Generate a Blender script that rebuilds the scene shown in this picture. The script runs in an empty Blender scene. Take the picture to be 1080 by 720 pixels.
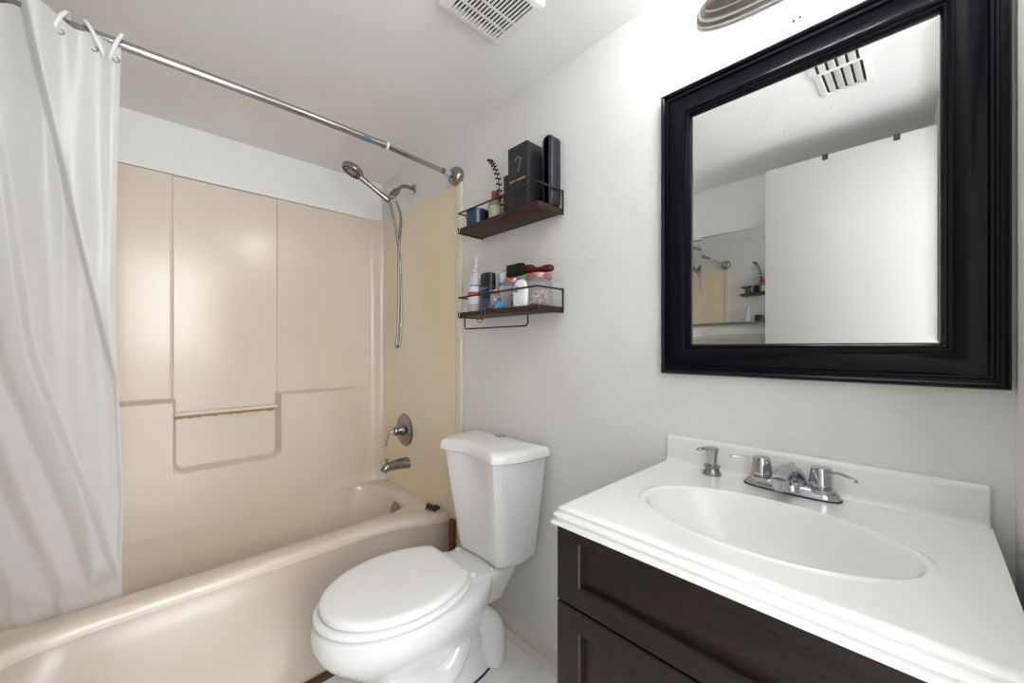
import bpy, bmesh, math, random
from mathutils import Vector, Matrix, noise
random.seed(7)
PI = math.pi
SC = bpy.context.scene
COL = SC.collection

# ------------------------------------------------------------------ camera, world, lights, exposure
cam_d = bpy.data.cameras.new('camera')
cam_d.sensor_width = 36.0
cam_d.lens = 415.0 / 1080.0 * 36.0
cam_d.shift_y = 6.0 / 1080.0
cam_d.clip_start = 0.01
cam = bpy.data.objects.new('camera', cam_d)
COL.objects.link(cam)
cam.location = (2.294, -1.08, 1.127)
cam.rotation_euler = (PI / 2, 0, math.radians(46.4))
SC.camera = cam

SC.view_settings.view_transform = 'Standard'
SC.view_settings.look = 'None'
SC.view_settings.gamma = 1.0
SC.view_settings.use_curve_mapping = False
SC.view_settings.exposure = 1.0

BULB = 24.5         # globe emission
WORLD_FILL = 1.75          # world strength, added as fill through the open doorway
world = bpy.data.worlds.new('world')
SC.world = world
world.use_nodes = True
bg = world.node_tree.nodes['Background']
bg.inputs['Color'].default_value = (0.96, 0.98, 1.0, 1)
bg.inputs['Strength'].default_value = WORLD_FILL
# unseen area lamp added outside the open doorway to brighten the tub side
hl = bpy.data.lights.new('door_fill_light', 'AREA'); hl.shape = 'RECTANGLE'; hl.size = 1.3; hl.size_y = 1.2
hl.energy = 23.0; hl.color = (0.97, 0.985, 1.0)
ho = bpy.data.objects.new('door_fill_light', hl); COL.objects.link(ho)
ho.location = (4.1, -0.86, 1.62); ho.rotation_euler = (PI / 2, 0, PI / 2)

# ------------------------------------------------------------------ materials
def principled(name, color, rough=0.5, metal=0.0, **kw):
    m = bpy.data.materials.new(name)
    m.use_nodes = True
    b = m.node_tree.nodes['Principled BSDF']
    b.inputs['Base Color'].default_value = (*color, 1)
    b.inputs['Roughness'].default_value = rough
    b.inputs['Metallic'].default_value = metal
    for k, v in kw.items():
        b.inputs[k.replace('_', ' ')].default_value = v
    return m

def nd(m, t, **kw):
    n = m.node_tree.nodes.new(t)
    for k, v in kw.items():
        setattr(n, k, v)
    return n

def lk(m, a, b):
    m.node_tree.links.new(a, b)

def vary(m, c1, c2, scale=5.0, detail=4.0, lo=0.35, hi=0.65, stretch=(1, 1, 1)):
    """base colour wanders between two tones"""
    tc = nd(m, 'ShaderNodeTexCoord'); mp = nd(m, 'ShaderNodeMapping')
    mp.inputs['Scale'].default_value = stretch
    nz = nd(m, 'ShaderNodeTexNoise'); nz.inputs['Scale'].default_value = scale; nz.inputs['Detail'].default_value = detail
    cr = nd(m, 'ShaderNodeValToRGB')
    cr.color_ramp.elements[0].position = lo; cr.color_ramp.elements[1].position = hi
    cr.color_ramp.elements[0].color = (*c1, 1); cr.color_ramp.elements[1].color = (*c2, 1)
    lk(m, tc.outputs['Object'], mp.inputs['Vector']); lk(m, mp.outputs['Vector'], nz.inputs['Vector'])
    lk(m, nz.outputs['Fac'], cr.inputs['Fac'])
    lk(m, cr.outputs['Color'], m.node_tree.nodes['Principled BSDF'].inputs['Base Color'])
    return cr

def bump(m, scale=80.0, strength=0.2, dist=0.002, detail=3.0, stretch=(1, 1, 1)):
    tc = nd(m, 'ShaderNodeTexCoord'); mp = nd(m, 'ShaderNodeMapping')
    mp.inputs['Scale'].default_value = stretch
    nz = nd(m, 'ShaderNodeTexNoise'); nz.inputs['Scale'].default_value = scale; nz.inputs['Detail'].default_value = detail
    bp = nd(m, 'ShaderNodeBump'); bp.inputs['Strength'].default_value = strength; bp.inputs['Distance'].default_value = dist
    lk(m, tc.outputs['Object'], mp.inputs['Vector']); lk(m, mp.outputs['Vector'], nz.inputs['Vector'])
    lk(m, nz.outputs['Fac'], bp.inputs['Height'])
    lk(m, bp.outputs['Normal'], m.node_tree.nodes['Principled BSDF'].inputs['Normal'])

def specks(m, col, scale, size, base_out=None, chance=0.5):
    """small sparse chips of another colour"""
    b = m.node_tree.nodes['Principled BSDF']
    tc = nd(m, 'ShaderNodeTexCoord')
    vo = nd(m, 'ShaderNodeTexVoronoi'); vo.inputs['Scale'].default_value = scale
    lk(m, tc.outputs['Object'], vo.inputs['Vector'])
    lt = nd(m, 'ShaderNodeMath', operation='LESS_THAN'); lt.inputs[1].default_value = size
    lk(m, vo.outputs['Distance'], lt.inputs[0])
    sep = nd(m, 'ShaderNodeSeparateColor'); lk(m, vo.outputs['Color'], sep.inputs['Color'])
    ch = nd(m, 'ShaderNodeMath', operation='LESS_THAN'); ch.inputs[1].default_value = chance
    lk(m, sep.outputs['Red'], ch.inputs[0])
    mu = nd(m, 'ShaderNodeMath', operation='MULTIPLY'); lk(m, lt.outputs[0], mu.inputs[0]); lk(m, ch.outputs[0], mu.inputs[1])
    mx = nd(m, 'ShaderNodeMix', data_type='RGBA')
    lk(m, mu.outputs[0], mx.inputs['Factor'])
    old = b.inputs['Base Color']
    if old.is_linked:
        lk(m, old.links[0].from_socket, mx.inputs['A'])
    else:
        mx.inputs['A'].default_value = old.default_value
    mx.inputs['B'].default_value = (*col, 1)
    lk(m, mx.outputs['Result'], old)

def srgb(r, g, b):
    f = lambda c: (c / 255 / 12.92) if c / 255 <= 0.04045 else ((c / 255 + 0.055) / 1.055) ** 2.4
    return (f(r), f(g), f(b))

M = {}
M['wall'] = principled('wall_paint', srgb(234, 233, 230), 0.55)
vary(M['wall'], srgb(231, 230, 227), srgb(237, 236, 233), 3.0)
bump(M['wall'], 45, 0.4, 0.003, 5)
M['ceiling'] = principled('ceiling_paint', srgb(236, 235, 233), 0.7)
vary(M['ceiling'], srgb(240, 240, 239), srgb(245, 245, 244), 4.0)
bump(M['ceiling'], 60, 0.18, 0.002, 4)
M['strip'] = principled('brightened_white_paint', srgb(247, 247, 246), 0.4)  # whiter than the other walls, making up for weak light on this wall
M['trim'] = principled('trim_paint', srgb(222, 214, 206), 0.4)
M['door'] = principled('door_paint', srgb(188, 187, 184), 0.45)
M['floor'] = principled('floor_tile', srgb(214, 211, 206), 0.28)
vary(M['floor'], srgb(228, 226, 223), srgb(238, 237, 235), 9.0)
M['acrylic'] = principled('beige_acrylic', srgb(222, 209, 190), 0.2)
vary(M['acrylic'], srgb(228, 213, 197), srgb(234, 221, 206), 1.6, 2.0)
M['yellow'] = principled('yellowed_acrylic', srgb(216, 193, 148), 0.3)
vary(M['yellow'], srgb(244, 226, 195), srgb(249, 237, 216), 2.2, 3.0, stretch=(1, 1, 0.4))
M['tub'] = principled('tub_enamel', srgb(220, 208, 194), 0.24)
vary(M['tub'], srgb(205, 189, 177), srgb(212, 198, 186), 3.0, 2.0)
M['flange'] = principled('cream_edge', srgb(234, 228, 212), 0.4)
M['caulk'] = principled('bar_plastic', srgb(232, 224, 206), 0.15)
M['stain'] = principled('soap_stain', srgb(176, 140, 82), 0.4)
M['ceramic'] = principled('white_ceramic', srgb(241, 241, 240), 0.08, Coat_Weight=0.4, Coat_Roughness=0.05)
M['seat'] = principled('white_seat_plastic', srgb(249, 249, 248), 0.22)
M['marble'] = principled('cultured_marble', srgb(238, 237, 235), 0.14)
vary(M['marble'], srgb(237, 236, 234), srgb(242, 241, 239), 5.0)
M['chrome'] = principled('chrome', (0.50, 0.50, 0.53), 0.07, 1.0)
M['nickel'] = principled('brushed_nickel', (0.33, 0.315, 0.295), 0.26, 1.0)
M['rod'] = principled('polished_steel', (0.46, 0.45, 0.44), 0.16, 1.0)
M['darkchrome'] = principled('tarnished_chrome', (0.33, 0.32, 0.32), 0.2, 1.0)
M['rubber'] = principled('black_rubber', (0.015, 0.015, 0.015), 0.6)
M['dark'] = principled('dark_void', (0.012, 0.012, 0.012), 0.9)
M['frame'] = principled('black_lacquer', (0.0025, 0.0032, 0.006), 0.15, Specular_IOR_Level=0.2)
specks(M['frame'], (0.55, 0.55, 0.55), 28.0, 0.035, chance=0.22)
M['iron'] = principled('black_wire', (0.012, 0.012, 0.013), 0.45)
M['wirewhite'] = principled('white_plastic', srgb(240, 239, 236), 0.3)

def wood(name, c1, c2, rough, stretch, scale=6.0, bs=0.25, chips=None):
    m = principled(name, c1, rough, Specular_IOR_Level=0.3)
    vary(m, c1, c2, scale, 6.0, 0.3, 0.7, stretch)
    bump(m, scale * 1.5, bs, 0.002, 6.0, stretch)
    if chips: specks(m, *chips)
    return m
M['espresso'] = wood('espresso_wood_upright', srgb(27, 21, 20), srgb(44, 35, 32), 0.34, (14, 14, 1.2), 7.0, 0.25, ((0.5, 0.48, 0.46), 21.0, 0.06, None, 0.3))
M['espresso_h'] = wood('espresso_wood_level', srgb(26, 21, 19), srgb(43, 34, 31), 0.34, (1.2, 14, 14), 7.0, 0.25, ((0.5, 0.46, 0.42), 21.0, 0.06, None, 0.3))
M['shelfwood'] = wood('rustic_board', srgb(44, 27, 18), srgb(76, 47, 32), 0.5, (1.5, 12, 12), 7.0)
M['rawwood'] = wood('raw_wood_strip', srgb(120, 74, 36), srgb(150, 98, 54), 0.6, (10, 10, 1), 8.0)
M['darkwood'] = wood('dark_wood_strip', srgb(58, 40, 26), srgb(84, 58, 38), 0.6, (10, 1, 10), 8.0)

# mirror glass with dust specks
mg = principled('mirror_glass', (0.86, 0.87, 0.86), 0.005, 1.0)
def dust(m, amount):
    b = m.node_tree.nodes['Principled BSDF']
    out = [n for n in m.node_tree.nodes if n.type == 'OUTPUT_MATERIAL'][0]
    df = nd(m, 'ShaderNodeBsdfDiffuse'); df.inputs['Color'].default_value = (0.8, 0.8, 0.78, 1)
    tc = nd(m, 'ShaderNodeTexCoord')
    n1 = nd(m, 'ShaderNodeTexNoise'); n1.inputs['Scale'].default_value = 95; n1.inputs['Detail'].default_value = 2
    n2 = nd(m, 'ShaderNodeTexNoise'); n2.inputs['Scale'].default_value = 6; n2.inputs['Detail'].default_value = 3
    for n in (n1, n2): lk(m, tc.outputs['Object'], n.inputs['Vector'])
    r1 = nd(m, 'ShaderNodeMapRange'); r1.inputs['From Min'].default_value = 0.64; r1.inputs['From Max'].default_value = 0.74
    r2 = nd(m, 'ShaderNodeMapRange'); r2.inputs['From Min'].default_value = 0.48; r2.inputs['From Max'].default_value = 0.66
    lk(m, n1.outputs['Fac'], r1.inputs['Value']); lk(m, n2.outputs['Fac'], r2.inputs['Value'])
    mu = nd(m, 'ShaderNodeMath', operation='MULTIPLY'); lk(m, r1.outputs[0], mu.inputs[0]); lk(m, r2.outputs[0], mu.inputs[1])
    m2 = nd(m, 'ShaderNodeMath', operation='MULTIPLY_ADD'); m2.inputs[1].default_value = amount; m2.inputs[2].default_value = 0.015
    lk(m, mu.outputs[0], m2.inputs[0])
    mx = nd(m, 'ShaderNodeMixShader')
    lk(m, m2.outputs[0], mx.inputs[0]); lk(m, b.outputs[0], mx.inputs[1]); lk(m, df.outputs[0], mx.inputs[2])
    lk(m, mx.outputs[0], out.inputs['Surface'])
dust(mg, 0.3)
M['mirror'] = mg
M['mirror_clean'] = principled('plain_mirror_glass', (0.72, 0.75, 0.74), 0.02, 1.0)

# frosted vinyl curtain: diffuse + translucent + a little see-through
cu = bpy.data.materials.new('frosted_curtain'); cu.use_nodes = True
nt = cu.node_tree; nt.nodes.clear()
o_ = nt.nodes.new('ShaderNodeOutputMaterial')
d_ = nt.nodes.new('ShaderNodeBsdfDiffuse'); d_.inputs['Color'].default_value = (*srgb(246, 247, 247), 1)
t_ = nt.nodes.new('ShaderNodeBsdfTranslucent'); t_.inputs['Color'].default_value = (*srgb(246, 247, 247), 1)
g_ = nt.nodes.new('ShaderNodeBsdfGlossy'); g_.inputs['Roughness'].default_value = 0.35
tr = nt.nodes.new('ShaderNodeBsdfTransparent')
m1 = nt.nodes.new('ShaderNodeMixShader'); m1.inputs[0].default_value = 0.42
m2 = nt.nodes.new('ShaderNodeMixShader'); m2.inputs[0].default_value = 0.05
m3 = nt.nodes.new('ShaderNodeMixShader'); m3.inputs[0].default_value = 0.08
nt.links.new(d_.outputs[0], m1.inputs[1]); nt.links.new(t_.outputs[0], m1.inputs[2])
nt.links.new(m1.outputs[0], m2.inputs[1]); nt.links.new(g_.outputs[0], m2.inputs[2])
nt.links.new(m2.outputs[0], m3.inputs[1]); nt.links.new(tr.outputs[0], m3.inputs[2])
nt.links.new(m3.outputs[0], o_.inputs['Surface'])
M['curtain'] = cu

def glassy(name, col, rough=0.05, mixf=0.6):
    """thin clear plastic / glass: see-through mixed with gloss"""
    m = bpy.data.materials.new(name); m.use_nodes = True
    t = m.node_tree; t.nodes.clear()
    o = t.nodes.new('ShaderNodeOutputMaterial')
    a = t.nodes.new('ShaderNodeBsdfPrincipled'); a.inputs['Base Color'].default_value = (*col, 1); a.inputs['Roughness'].default_value = rough
    b = t.nodes.new('ShaderNodeBsdfTransparent'); b.inputs['Color'].default_value = (0.95, 0.96, 0.96, 1)
    x = t.nodes.new('ShaderNodeMixShader'); x.inputs[0].default_value = mixf
    t.links.new(a.outputs[0], x.inputs[1]); t.links.new(b.outputs[0], x.inputs[2]); t.links.new(x.outputs[0], o.inputs['Surface'])
    return m
M['clear'] = glassy('clear_plastic', (0.82, 0.85, 0.86), 0.06, 0.5)
M['jarglass'] = glassy('jar_glass', (0.8, 0.8, 0.8), 0.04, 0.82)
gl = bpy.data.materials.new('globe_light'); gl.use_nodes = True
gl.node_tree.nodes.clear()
go = gl.node_tree.nodes.new('ShaderNodeOutputMaterial'); ge = gl.node_tree.nodes.new('ShaderNodeEmission')
ge.inputs['Color'].default_value = (0.97, 0.985, 1.0, 1); ge.inputs['Strength'].default_value = BULB
gl.node_tree.links.new(ge.outputs[0], go.inputs['Surface'])
M['globe'] = gl

def plain(name, rgb, rough=0.4, metal=0.0):
    if name not in M:
        M[name] = principled(name, srgb(*rgb), rough, metal)
    return M[name]

# ------------------------------------------------------------------ object helpers
ORG = {}
def part(name, bm, mat, parent=None, smooth=True, angle=35, loc=None, kind=None, mats=None):
    """link a bmesh (world coordinates) as ONE mesh object, under parent if given"""
    me = bpy.data.meshes.new(name)
    bmesh.ops.recalc_face_normals(bm, faces=bm.faces[:])
    if parent is not None: o = Vector(ORG[parent.name])
    elif loc is not None: o = Vector(loc)
    else: o = Vector((0, 0, 0))
    bmesh.ops.translate(bm, verts=bm.verts[:], vec=-o)
    if smooth:
        for f in bm.faces: f.smooth = True
        for e in bm.edges:
            if len(e.link_faces) == 2 and e.calc_face_angle(0) > math.radians(angle): e.smooth = False
    bm.to_mesh(me); bm.free()
    ob = bpy.data.objects.new(name, me); COL.objects.link(ob)
    for mm in ([mat] + (mats or [])): me.materials.append(mm)
    if parent is not None: ob.parent = parent
    else: ob.location = o
    ORG[ob.name] = o
    if kind: ob['kind'] = kind
    return ob

def thing(name, label, cat, loc, group=None):
    o = bpy.data.objects.new(name, None); COL.objects.link(o)
    o.empty_display_size = 0.05
    o.location = loc; ORG[o.name] = Vector(loc)
    o['label'] = label; o['category'] = cat
    if group: o['group'] = group
    return o

def tag(o, label, cat, group=None):
    o['label'] = label; o['category'] = cat
    if group: o['group'] = group
    return o

def struct(name, bm, mat, smooth=False):
    return part(name, bm, mat, None, smooth, kind='structure')

def B(): return bmesh.new()

def box(bm, x0, x1, y0, y1, z0, z1, bev=0.0, seg=2):
    t = bmesh.new()
    bmesh.ops.create_cube(t, size=1.0)
    for v in t.verts:
        v.co = Vector(((x0 + x1) / 2 + v.co.x * (x1 - x0), (y0 + y1) / 2 + v.co.y * (y1 - y0), (z0 + z1) / 2 + v.co.z * (z1 - z0)))
    if bev > 0:
        bmesh.ops.bevel(t, geom=t.edges[:], offset=bev, segments=seg, profile=0.5, affect='EDGES')
    merge(bm, t)
    return bm

def merge(bm, t):
    me = bpy.data.meshes.new('tmp'); t.to_mesh(me); t.free(); bm.from_mesh(me); bpy.data.meshes.remove(me)

def loft(bm, loops, cap0=True, cap1=True, closed=True):
    rows = [[bm.verts.new(p) for p in lp] for lp in loops]
    n = len(rows[0])
    for a, b in zip(rows[:-1], rows[1:]):
        for i in range(n if closed else n - 1):
            j = (i + 1) % n
            try: bm.faces.new((a[i], a[j], b[j], b[i]))
            except ValueError: pass
    if cap0 and n > 2: bm.faces.new(rows[0][::-1])
    if cap1 and n > 2: bm.faces.new(rows[-1])
    return rows

def frame_for(d):
    d = d.normalized()
    up = Vector((0, 0, 1)) if abs(d.z) < 0.95 else Vector((1, 0, 0))
    a = d.cross(up).normalized(); b = a.cross(d).normalized()
    return a, b

def lathe(bm, prof, origin, axis=(0, 0, 1), seg=40, cap0=True, cap1=True):
    """prof: (radius, distance along axis)"""
    d = Vector(axis).normalized(); a, b = frame_for(d); o = Vector(origin)
    loops = []
    for r, h in prof:
        r = max(r, 1e-4)
        loops.append([o + d * h + (a * math.cos(2 * PI * k / seg) + b * math.sin(2 * PI * k / seg)) * r for k in range(seg)])
    loft(bm, loops, cap0, cap1)
    return bm

def smooth_path(pts, n=8, closed=False):
    P_ = [Vector(p) for p in pts]; out = []
    m = len(P_)
    rng = range(m) if closed else range(m - 1)
    for i in rng:
        if closed: p0, p1, p2, p3 = P_[i - 1], P_[i], P_[(i + 1) % m], P_[(i + 2) % m]
        else: p0 = P_[max(i - 1, 0)]; p1 = P_[i]; p2 = P_[i + 1]; p3 = P_[min(i + 2, m - 1)]
        for k in range(n):
            t = k / n
            out.append(0.5 * ((2 * p1) + (p2 - p0) * t + (2 * p0 - 5 * p1 + 4 * p2 - p3) * t * t + (3 * p1 - p0 - 3 * p2 + p3) * t ** 3))
    if not closed: out.append(P_[-1])
    return out

def tube(bm, pts, r, seg=14, smooth=0, closed=False, flat=None):
    """tube along points; r a number or list; flat squashes across the second axis"""
    if smooth: 
        rl = r if isinstance(r, (list, tuple)) else None
        m = len(pts); pp = smooth_path(pts, smooth, closed)
        if rl:
            rr = []
            for i in range(len(pp)):
                t = i / (len(pp) - 1) * (m - 1); k = min(int(t), m - 2); rr.append(rl[k] + (rl[k + 1] - rl[k]) * (t - k))
            r = rr
        pts = pp
    pts = [Vector(p) for p in pts]; n = len(pts)
    loops = []; a = None
    for i, p in enumerate(pts):
        if closed: d = pts[(i + 1) % n] - pts[i - 1]
        else: d = pts[min(i + 1, n - 1)] - pts[max(i - 1, 0)]
        d.normalize()
        if a is None: a, b = frame_for(d)
        else:
            a = (a - d * a.dot(d)).normalized(); b = a.cross(d).normalized()
        rad = r[i] if isinstance(r, (list, tuple)) else r
        rb = rad * (flat if flat else 1)
        loops.append([p + a * math.cos(2 * PI * k / seg) * rad + b * math.sin(2 * PI * k / seg) * rb for k in range(seg)])
    if closed:
        loops.append(loops[0])
        loft(bm, loops, False, False)
        bmesh.ops.remove_doubles(bm, verts=bm.verts[:], dist=1e-6)
    else: loft(bm, loops)
    return bm

def ball(bm, c, r, sc=(1, 1, 1), seg=24):
    t = bmesh.new(); bmesh.ops.create_uvsphere(t, u_segments=seg, v_segments=seg // 2, radius=1)
    for v in t.verts: v.co = Vector((c[0] + v.co.x * r * sc[0], c[1] + v.co.y * r * sc[1], c[2] + v.co.z * r * sc[2]))
    merge(bm, t); return bm

def prism(bm, poly, axis, a0, a1, bev=0.0, seg=2):
    """extrude a 2-D polygon along an axis ('x': poly in (y,z); 'y': (x,z); 'z': (x,y))"""
    def mk(p, a):
        return {'x': (a, p[0], p[1]), 'y': (p[0], a, p[1]), 'z': (p[0], p[1], a)}[axis]
    t = bmesh.new()
    loft(t, [[mk(p, a0) for p in poly], [mk(p, a1) for p in poly]])
    if bev: 
        bmesh.ops.recalc_face_normals(t, faces=t.faces[:])
        ed = [e for e in t.edges if e.calc_face_angle(0) > 0.5]
        bmesh.ops.bevel(t, geom=ed, offset=bev, segments=seg, profile=0.5, affect='EDGES')
    merge(bm, t); return bm

def sstep(a, b, x):
    if a == b: return 1.0 if x >= a else 0.0
    t = max(0.0, min(1.0, (x - a) / (b - a))); return t * t * (3 - 2 * t)
def lerp(a, b, t): return a + (b - a) * t

# ------------------------------------------------------------------ room shell
XR, YF, ZC = 2.40, -1.53, 2.114
struct('floor', box(B(), -0.1, XR + 0.1, YF - 0.1, 0.1, -0.1, 0.0), M['floor'])
struct('ceiling', box(B(), -0.1, XR + 0.1, YF - 0.1, 0.1, ZC, ZC + 0.1), M['ceiling'])
struct('wall_back', box(B(), -0.1, XR + 0.1, 0.0, 0.1, 0.0, ZC), M['wall'])
# drywall above the tub surround stands a little proud of the panels
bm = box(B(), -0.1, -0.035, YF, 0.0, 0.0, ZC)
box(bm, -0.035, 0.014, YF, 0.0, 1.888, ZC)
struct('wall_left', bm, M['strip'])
struct('wall_front', box(B(), -0.1, XR + 0.1, YF - 0.1, YF, 0.0, ZC), M['wall'])
# right wall with the open doorway the picture was taken from
DY0, DY1, DZ = -1.172, -0.555, 2.0
bm = box(B(), XR, XR + 0.1, DY1, 0.0, 0.0, ZC)
box(bm, XR, XR + 0.1, YF, DY0, 0.0, ZC)
box(bm, XR, XR + 0.1, DY0, DY1, DZ, ZC)
struct('wall_right', bm, M['wall'])
bm = box(B(), XR + 0.0, XR + 0.1, DY1 - 0.018, DY1 - 0.0005, 0.0, DZ, 0.002)
box(bm, XR + 0.0, XR + 0.1, DY0 + 0.0005, DY0 + 0.016, 0.0, DZ, 0.002)
box(bm, XR + 0.0, XR + 0.1, DY0 + 0.016, DY1 - 0.018, DZ - 0.018, DZ - 0.0005, 0.002)
struct('trim_1', bm, M['door'])
# ridged baseboard and its sloping shoe
prof = [(0, 0), (-0.016, 0), (-0.016, 0.022), (-0.013, 0.026), (-0.013, 0.030), (-0.0105, 0.033), (-0.0105, 0.037), (-0.007, 0.040), (-0.007, 0.044), (-0.003, 0.048), (0, 0.050)]
struct('baseboard_back', prism(B(), prof, 'x', 0.785, 1.785), M['trim'])
prof = [(-0.0165, 0.0), (-0.045, 0.0), (-0.045, 0.004), (-0.0165, 0.010)]
struct('trim_2', prism(B(), prof, 'x', 0.785, 1.785), M['trim'])

# ------------------------------------------------------------------ bathtub
ZR = 0.338
tub = thing('bathtub', 'beige bathtub with a sloping apron in the alcove beside the toilet', 'bathtub', (0.4, -0.76, 0))
def rrect(x0, x1, y0, y1, r, n=10, z=0.0, per=14):
    """rounded rectangle, counter-clockwise, per points on each straight side"""
    pts = []
    cs = [(x1 - r, y1 - r, 0), (x0 + r, y1 - r, 90), (x0 + r, y0 + r, 180), (x1 - r, y0 + r, 270)]
    corners = []
    for cx, cy, a0 in cs:
        corners.append([(cx + r * math.cos(math.radians(a0 + 90 * k / n)), cy + r * math.sin(math.radians(a0 + 90 * k / n)), z) for k in range(n + 1)])
    for i in range(4):
        c = corners[i]; d = corners[(i + 1) % 4]
        pts += c
        p, q = c[-1], d[0]
        for k in range(1, per): pts.append((lerp(p[0], q[0], k / per), lerp(p[1], q[1], k / per), z))
    return pts
def front_flare(y):       # the front of the tub widens where it meets the end walls
    e = min(-y, y + 1.524)
    return 1 - sstep(0.0, 0.30, e)
def flare(lp, amt=0.105):
    out = []
    for x, y, z in lp:
        w = sstep(0.45, 0.60, x)
        out.append((x + amt * front_flare(y) * w, y, z))
    return out
Y0, Y1 = -1.522, -0.002
loops = []
for dx, z in ((0.0195, ZR - 0.036), (0.018, ZR - 0.027), (0.014, ZR - 0.014), (0.006, ZR - 0.004), (-0.006, ZR), (-0.02, ZR + 0.001)):
    loops.append(flare(rrect(0.002, 0.612 + dx, Y0, Y1, 0.004, 10, z)))
for d, z, r in ((0.0, ZR + 0.001, 0.14), (0.006, ZR - 0.002, 0.14), (0.012, ZR - 0.010, 0.14), (0.020, ZR - 0.03, 0.145), (0.034, ZR - 0.12, 0.15), (0.060, ZR - 0.22, 0.15), (0.085, ZR - 0.265, 0.14), (0.12, ZR - 0.282, 0.12), (0.20, ZR - 0.286, 0.04)):
    k = 0.0
    loops.append(rrect(0.0765 + max(0.0, d - 0.030) * 0.7, 0.545 - d, -1.43 + d * 2.2, -0.065 - d * 1.25, r, 10, z))
bm = B(); loft(bm, loops, False, True)
part('basin', bm, M['acrylic'], tub, True, 50)
# sloping apron
bm = B()
N = 60; rows = []
for k in range(N + 1):
    y = lerp(Y0, Y1, k / N); ff = front_flare(y)
    row = []
    for (t, z) in ((0.0, ZR - 0.034), (0.03, ZR - 0.06), (0.10, 0.245), (0.22, 0.20), (0.40, 0.14), (0.60, 0.085), (0.80, 0.038), (0.93, 0.012), (1.0, 0.001)):
        xt = 0.6305 + 0.105 * ff
        xb = lerp(0.868, 0.742, ff)
        row.append((lerp(xt, xb, t), y, z))
    rows.append(row)
loft(bm, rows, False, False, closed=False)
back = []
for k in range(N + 1):
    pass
ap = part('apron', bm, M['tub'], tub, True, 50)
# overflow plate on the tap end of the basin
bm = B(); lathe(bm, [(0.044, 0), (0.044, 0.003), (0.038, 0.009), (0.015, 0.012), (0.012, 0.010), (0.0, 0.010)], (0.385, -0.104, 0.275), (0, -1, 0.16))
ov = part('overflow_plate', bm, M['darkchrome'], tub); ov['label'] = 'round dark chrome overflow plate'
bm = B(); lathe(bm, [(0.0045, 0.009), (0.0045, 0.013), (0.0, 0.0135)], (0.385, -0.104, 0.275), (0, -1, 0.16), 12)
part('screw', bm, M['chrome'], ov)
bm = B(); lathe(bm, [(0.035, 0), (0.035, 0.003), (0.025, 0.004), (0.02, 0.002), (0.0, 0.002)], (0.30, -0.36, ZR - 0.286))
part('drain', bm, M['chrome'], tub)

# ------------------------------------------------------------------ tub surround
sur = thing('shower_surround', 'moulded beige wall panels with a recessed soap niche above the bathtub', 'shower surround', (0.0, -0.76, ZR))
def back_x(y, z):
    c0, c1 = -0.967, -0.561
    inC = sstep(c0 - 0.0025, c0 + 0.0025, y) * (1 - sstep(c1 - 0.004, c1 + 0.004, y))
    # rounded niche mouth: the centre panel runs down to z=0.59
    dist_side = min(y - c0, c1 - y)
    inC *= sstep(0.572, 0.592, z)
    up = 0.007 * (1 - inC)
    # ribs beside the centre panel
    up += 0.002 * sstep(0.86, 0.90, z) * (math.exp(-((y - c0 + 0.002) / 0.004) ** 2) + math.exp(-((y - c1 - 0.003) / 0.004) ** 2))
    # lower body stands forward below the ledge
    fade = sstep(-0.06, -0.40, y) * sstep(-1.47, -1.16, y)
    led = 1 - sstep(0.886, 0.904, z)
    low = 0.070 * fade * led
    # niche cut-out (rounded rectangle)
    cx, hw = (c0 + c1) / 2, (c1 - c0) / 2 + 0.004
    cz0 = 0.575
    r = 0.045
    qx = abs(y - cx) - (hw - r); qz = (cz0 + r) - z
    dd = math.hypot(max(qx, 0), max(qz, 0)) + min(max(qx, qz), 0) - r
    cut = 1 - sstep(-0.016, 0.0, dd)
    low *= (1 - cut)
    # meets the tub deck with a cove
    cove = 0.028 * (1 - sstep(ZR, ZR + 0.10, z)) ** 2 * (1 - fade)
    # corner coves at either end
    e = min(-y, y + 1.524)
    cor = 0.035 * (1 - sstep(0.0, 0.11, e)) ** 2
    return up + low + cove + cor
ys = sorted(set([round(lerp(-1.522, -0.002, k / 152), 4) for k in range(153)] + [round(c + d * 0.0015, 4) for c in (-0.967, -0.561) for d in range(-16, 17)]))
zs = sorted(set([round(lerp(ZR - 0.004, 1.886, k / 110), 4) for k in range(111)] + [round(0.89 + d * 0.003, 4) for d in range(-9, 10)] + [round(0.575 + d * 0.004, 4) for d in range(-2, 16)]))
bm = B()
g = [[bm.verts.new((back_x(y, z), y, z)) for y in ys] for z in zs]
for i in range(len(zs) - 1):
    for j in range(len(ys) - 1): bm.faces.new((g[i][j], g[i][j + 1], g[i + 1][j + 1], g[i + 1][j]))
# closed behind, so that it is a real panel
bv = [[bm.verts.new((-0.03, y, z)) for y in (ys[0], ys[-1])] for z in (zs[0], zs[-1])]
bm.faces.new([bv[0][0], bv[1][0], bv[1][1], bv[0][1]])
part('back_panel', bm, M['acrylic'], sur, True, 60)
# plumbing end: yellowed sheet with a cream bullnose edge
bm = B()
box(bm, 0.012, 0.796, -0.004, -0.0005, ZR - 0.002, 1.884)
# moulded streaks
sp = part('end_panel', bm, M['yellow'], sur); sp['label'] = 'yellowed end panel with the taps'
bm = box(B(), 0.790, 0.836, -0.012, -0.0005, ZR + 0.002, 1.884, 0.005, 3)
part('edge_trim', bm, M['flange'], sur)['label'] = 'cream vertical edge strip'
bm = box(B(), 0.012, 0.83, -1.5295, -1.5225, ZR + 0.002, 1.886, 0.002)
part('end_panel', bm, M['acrylic'], sur)
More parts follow.
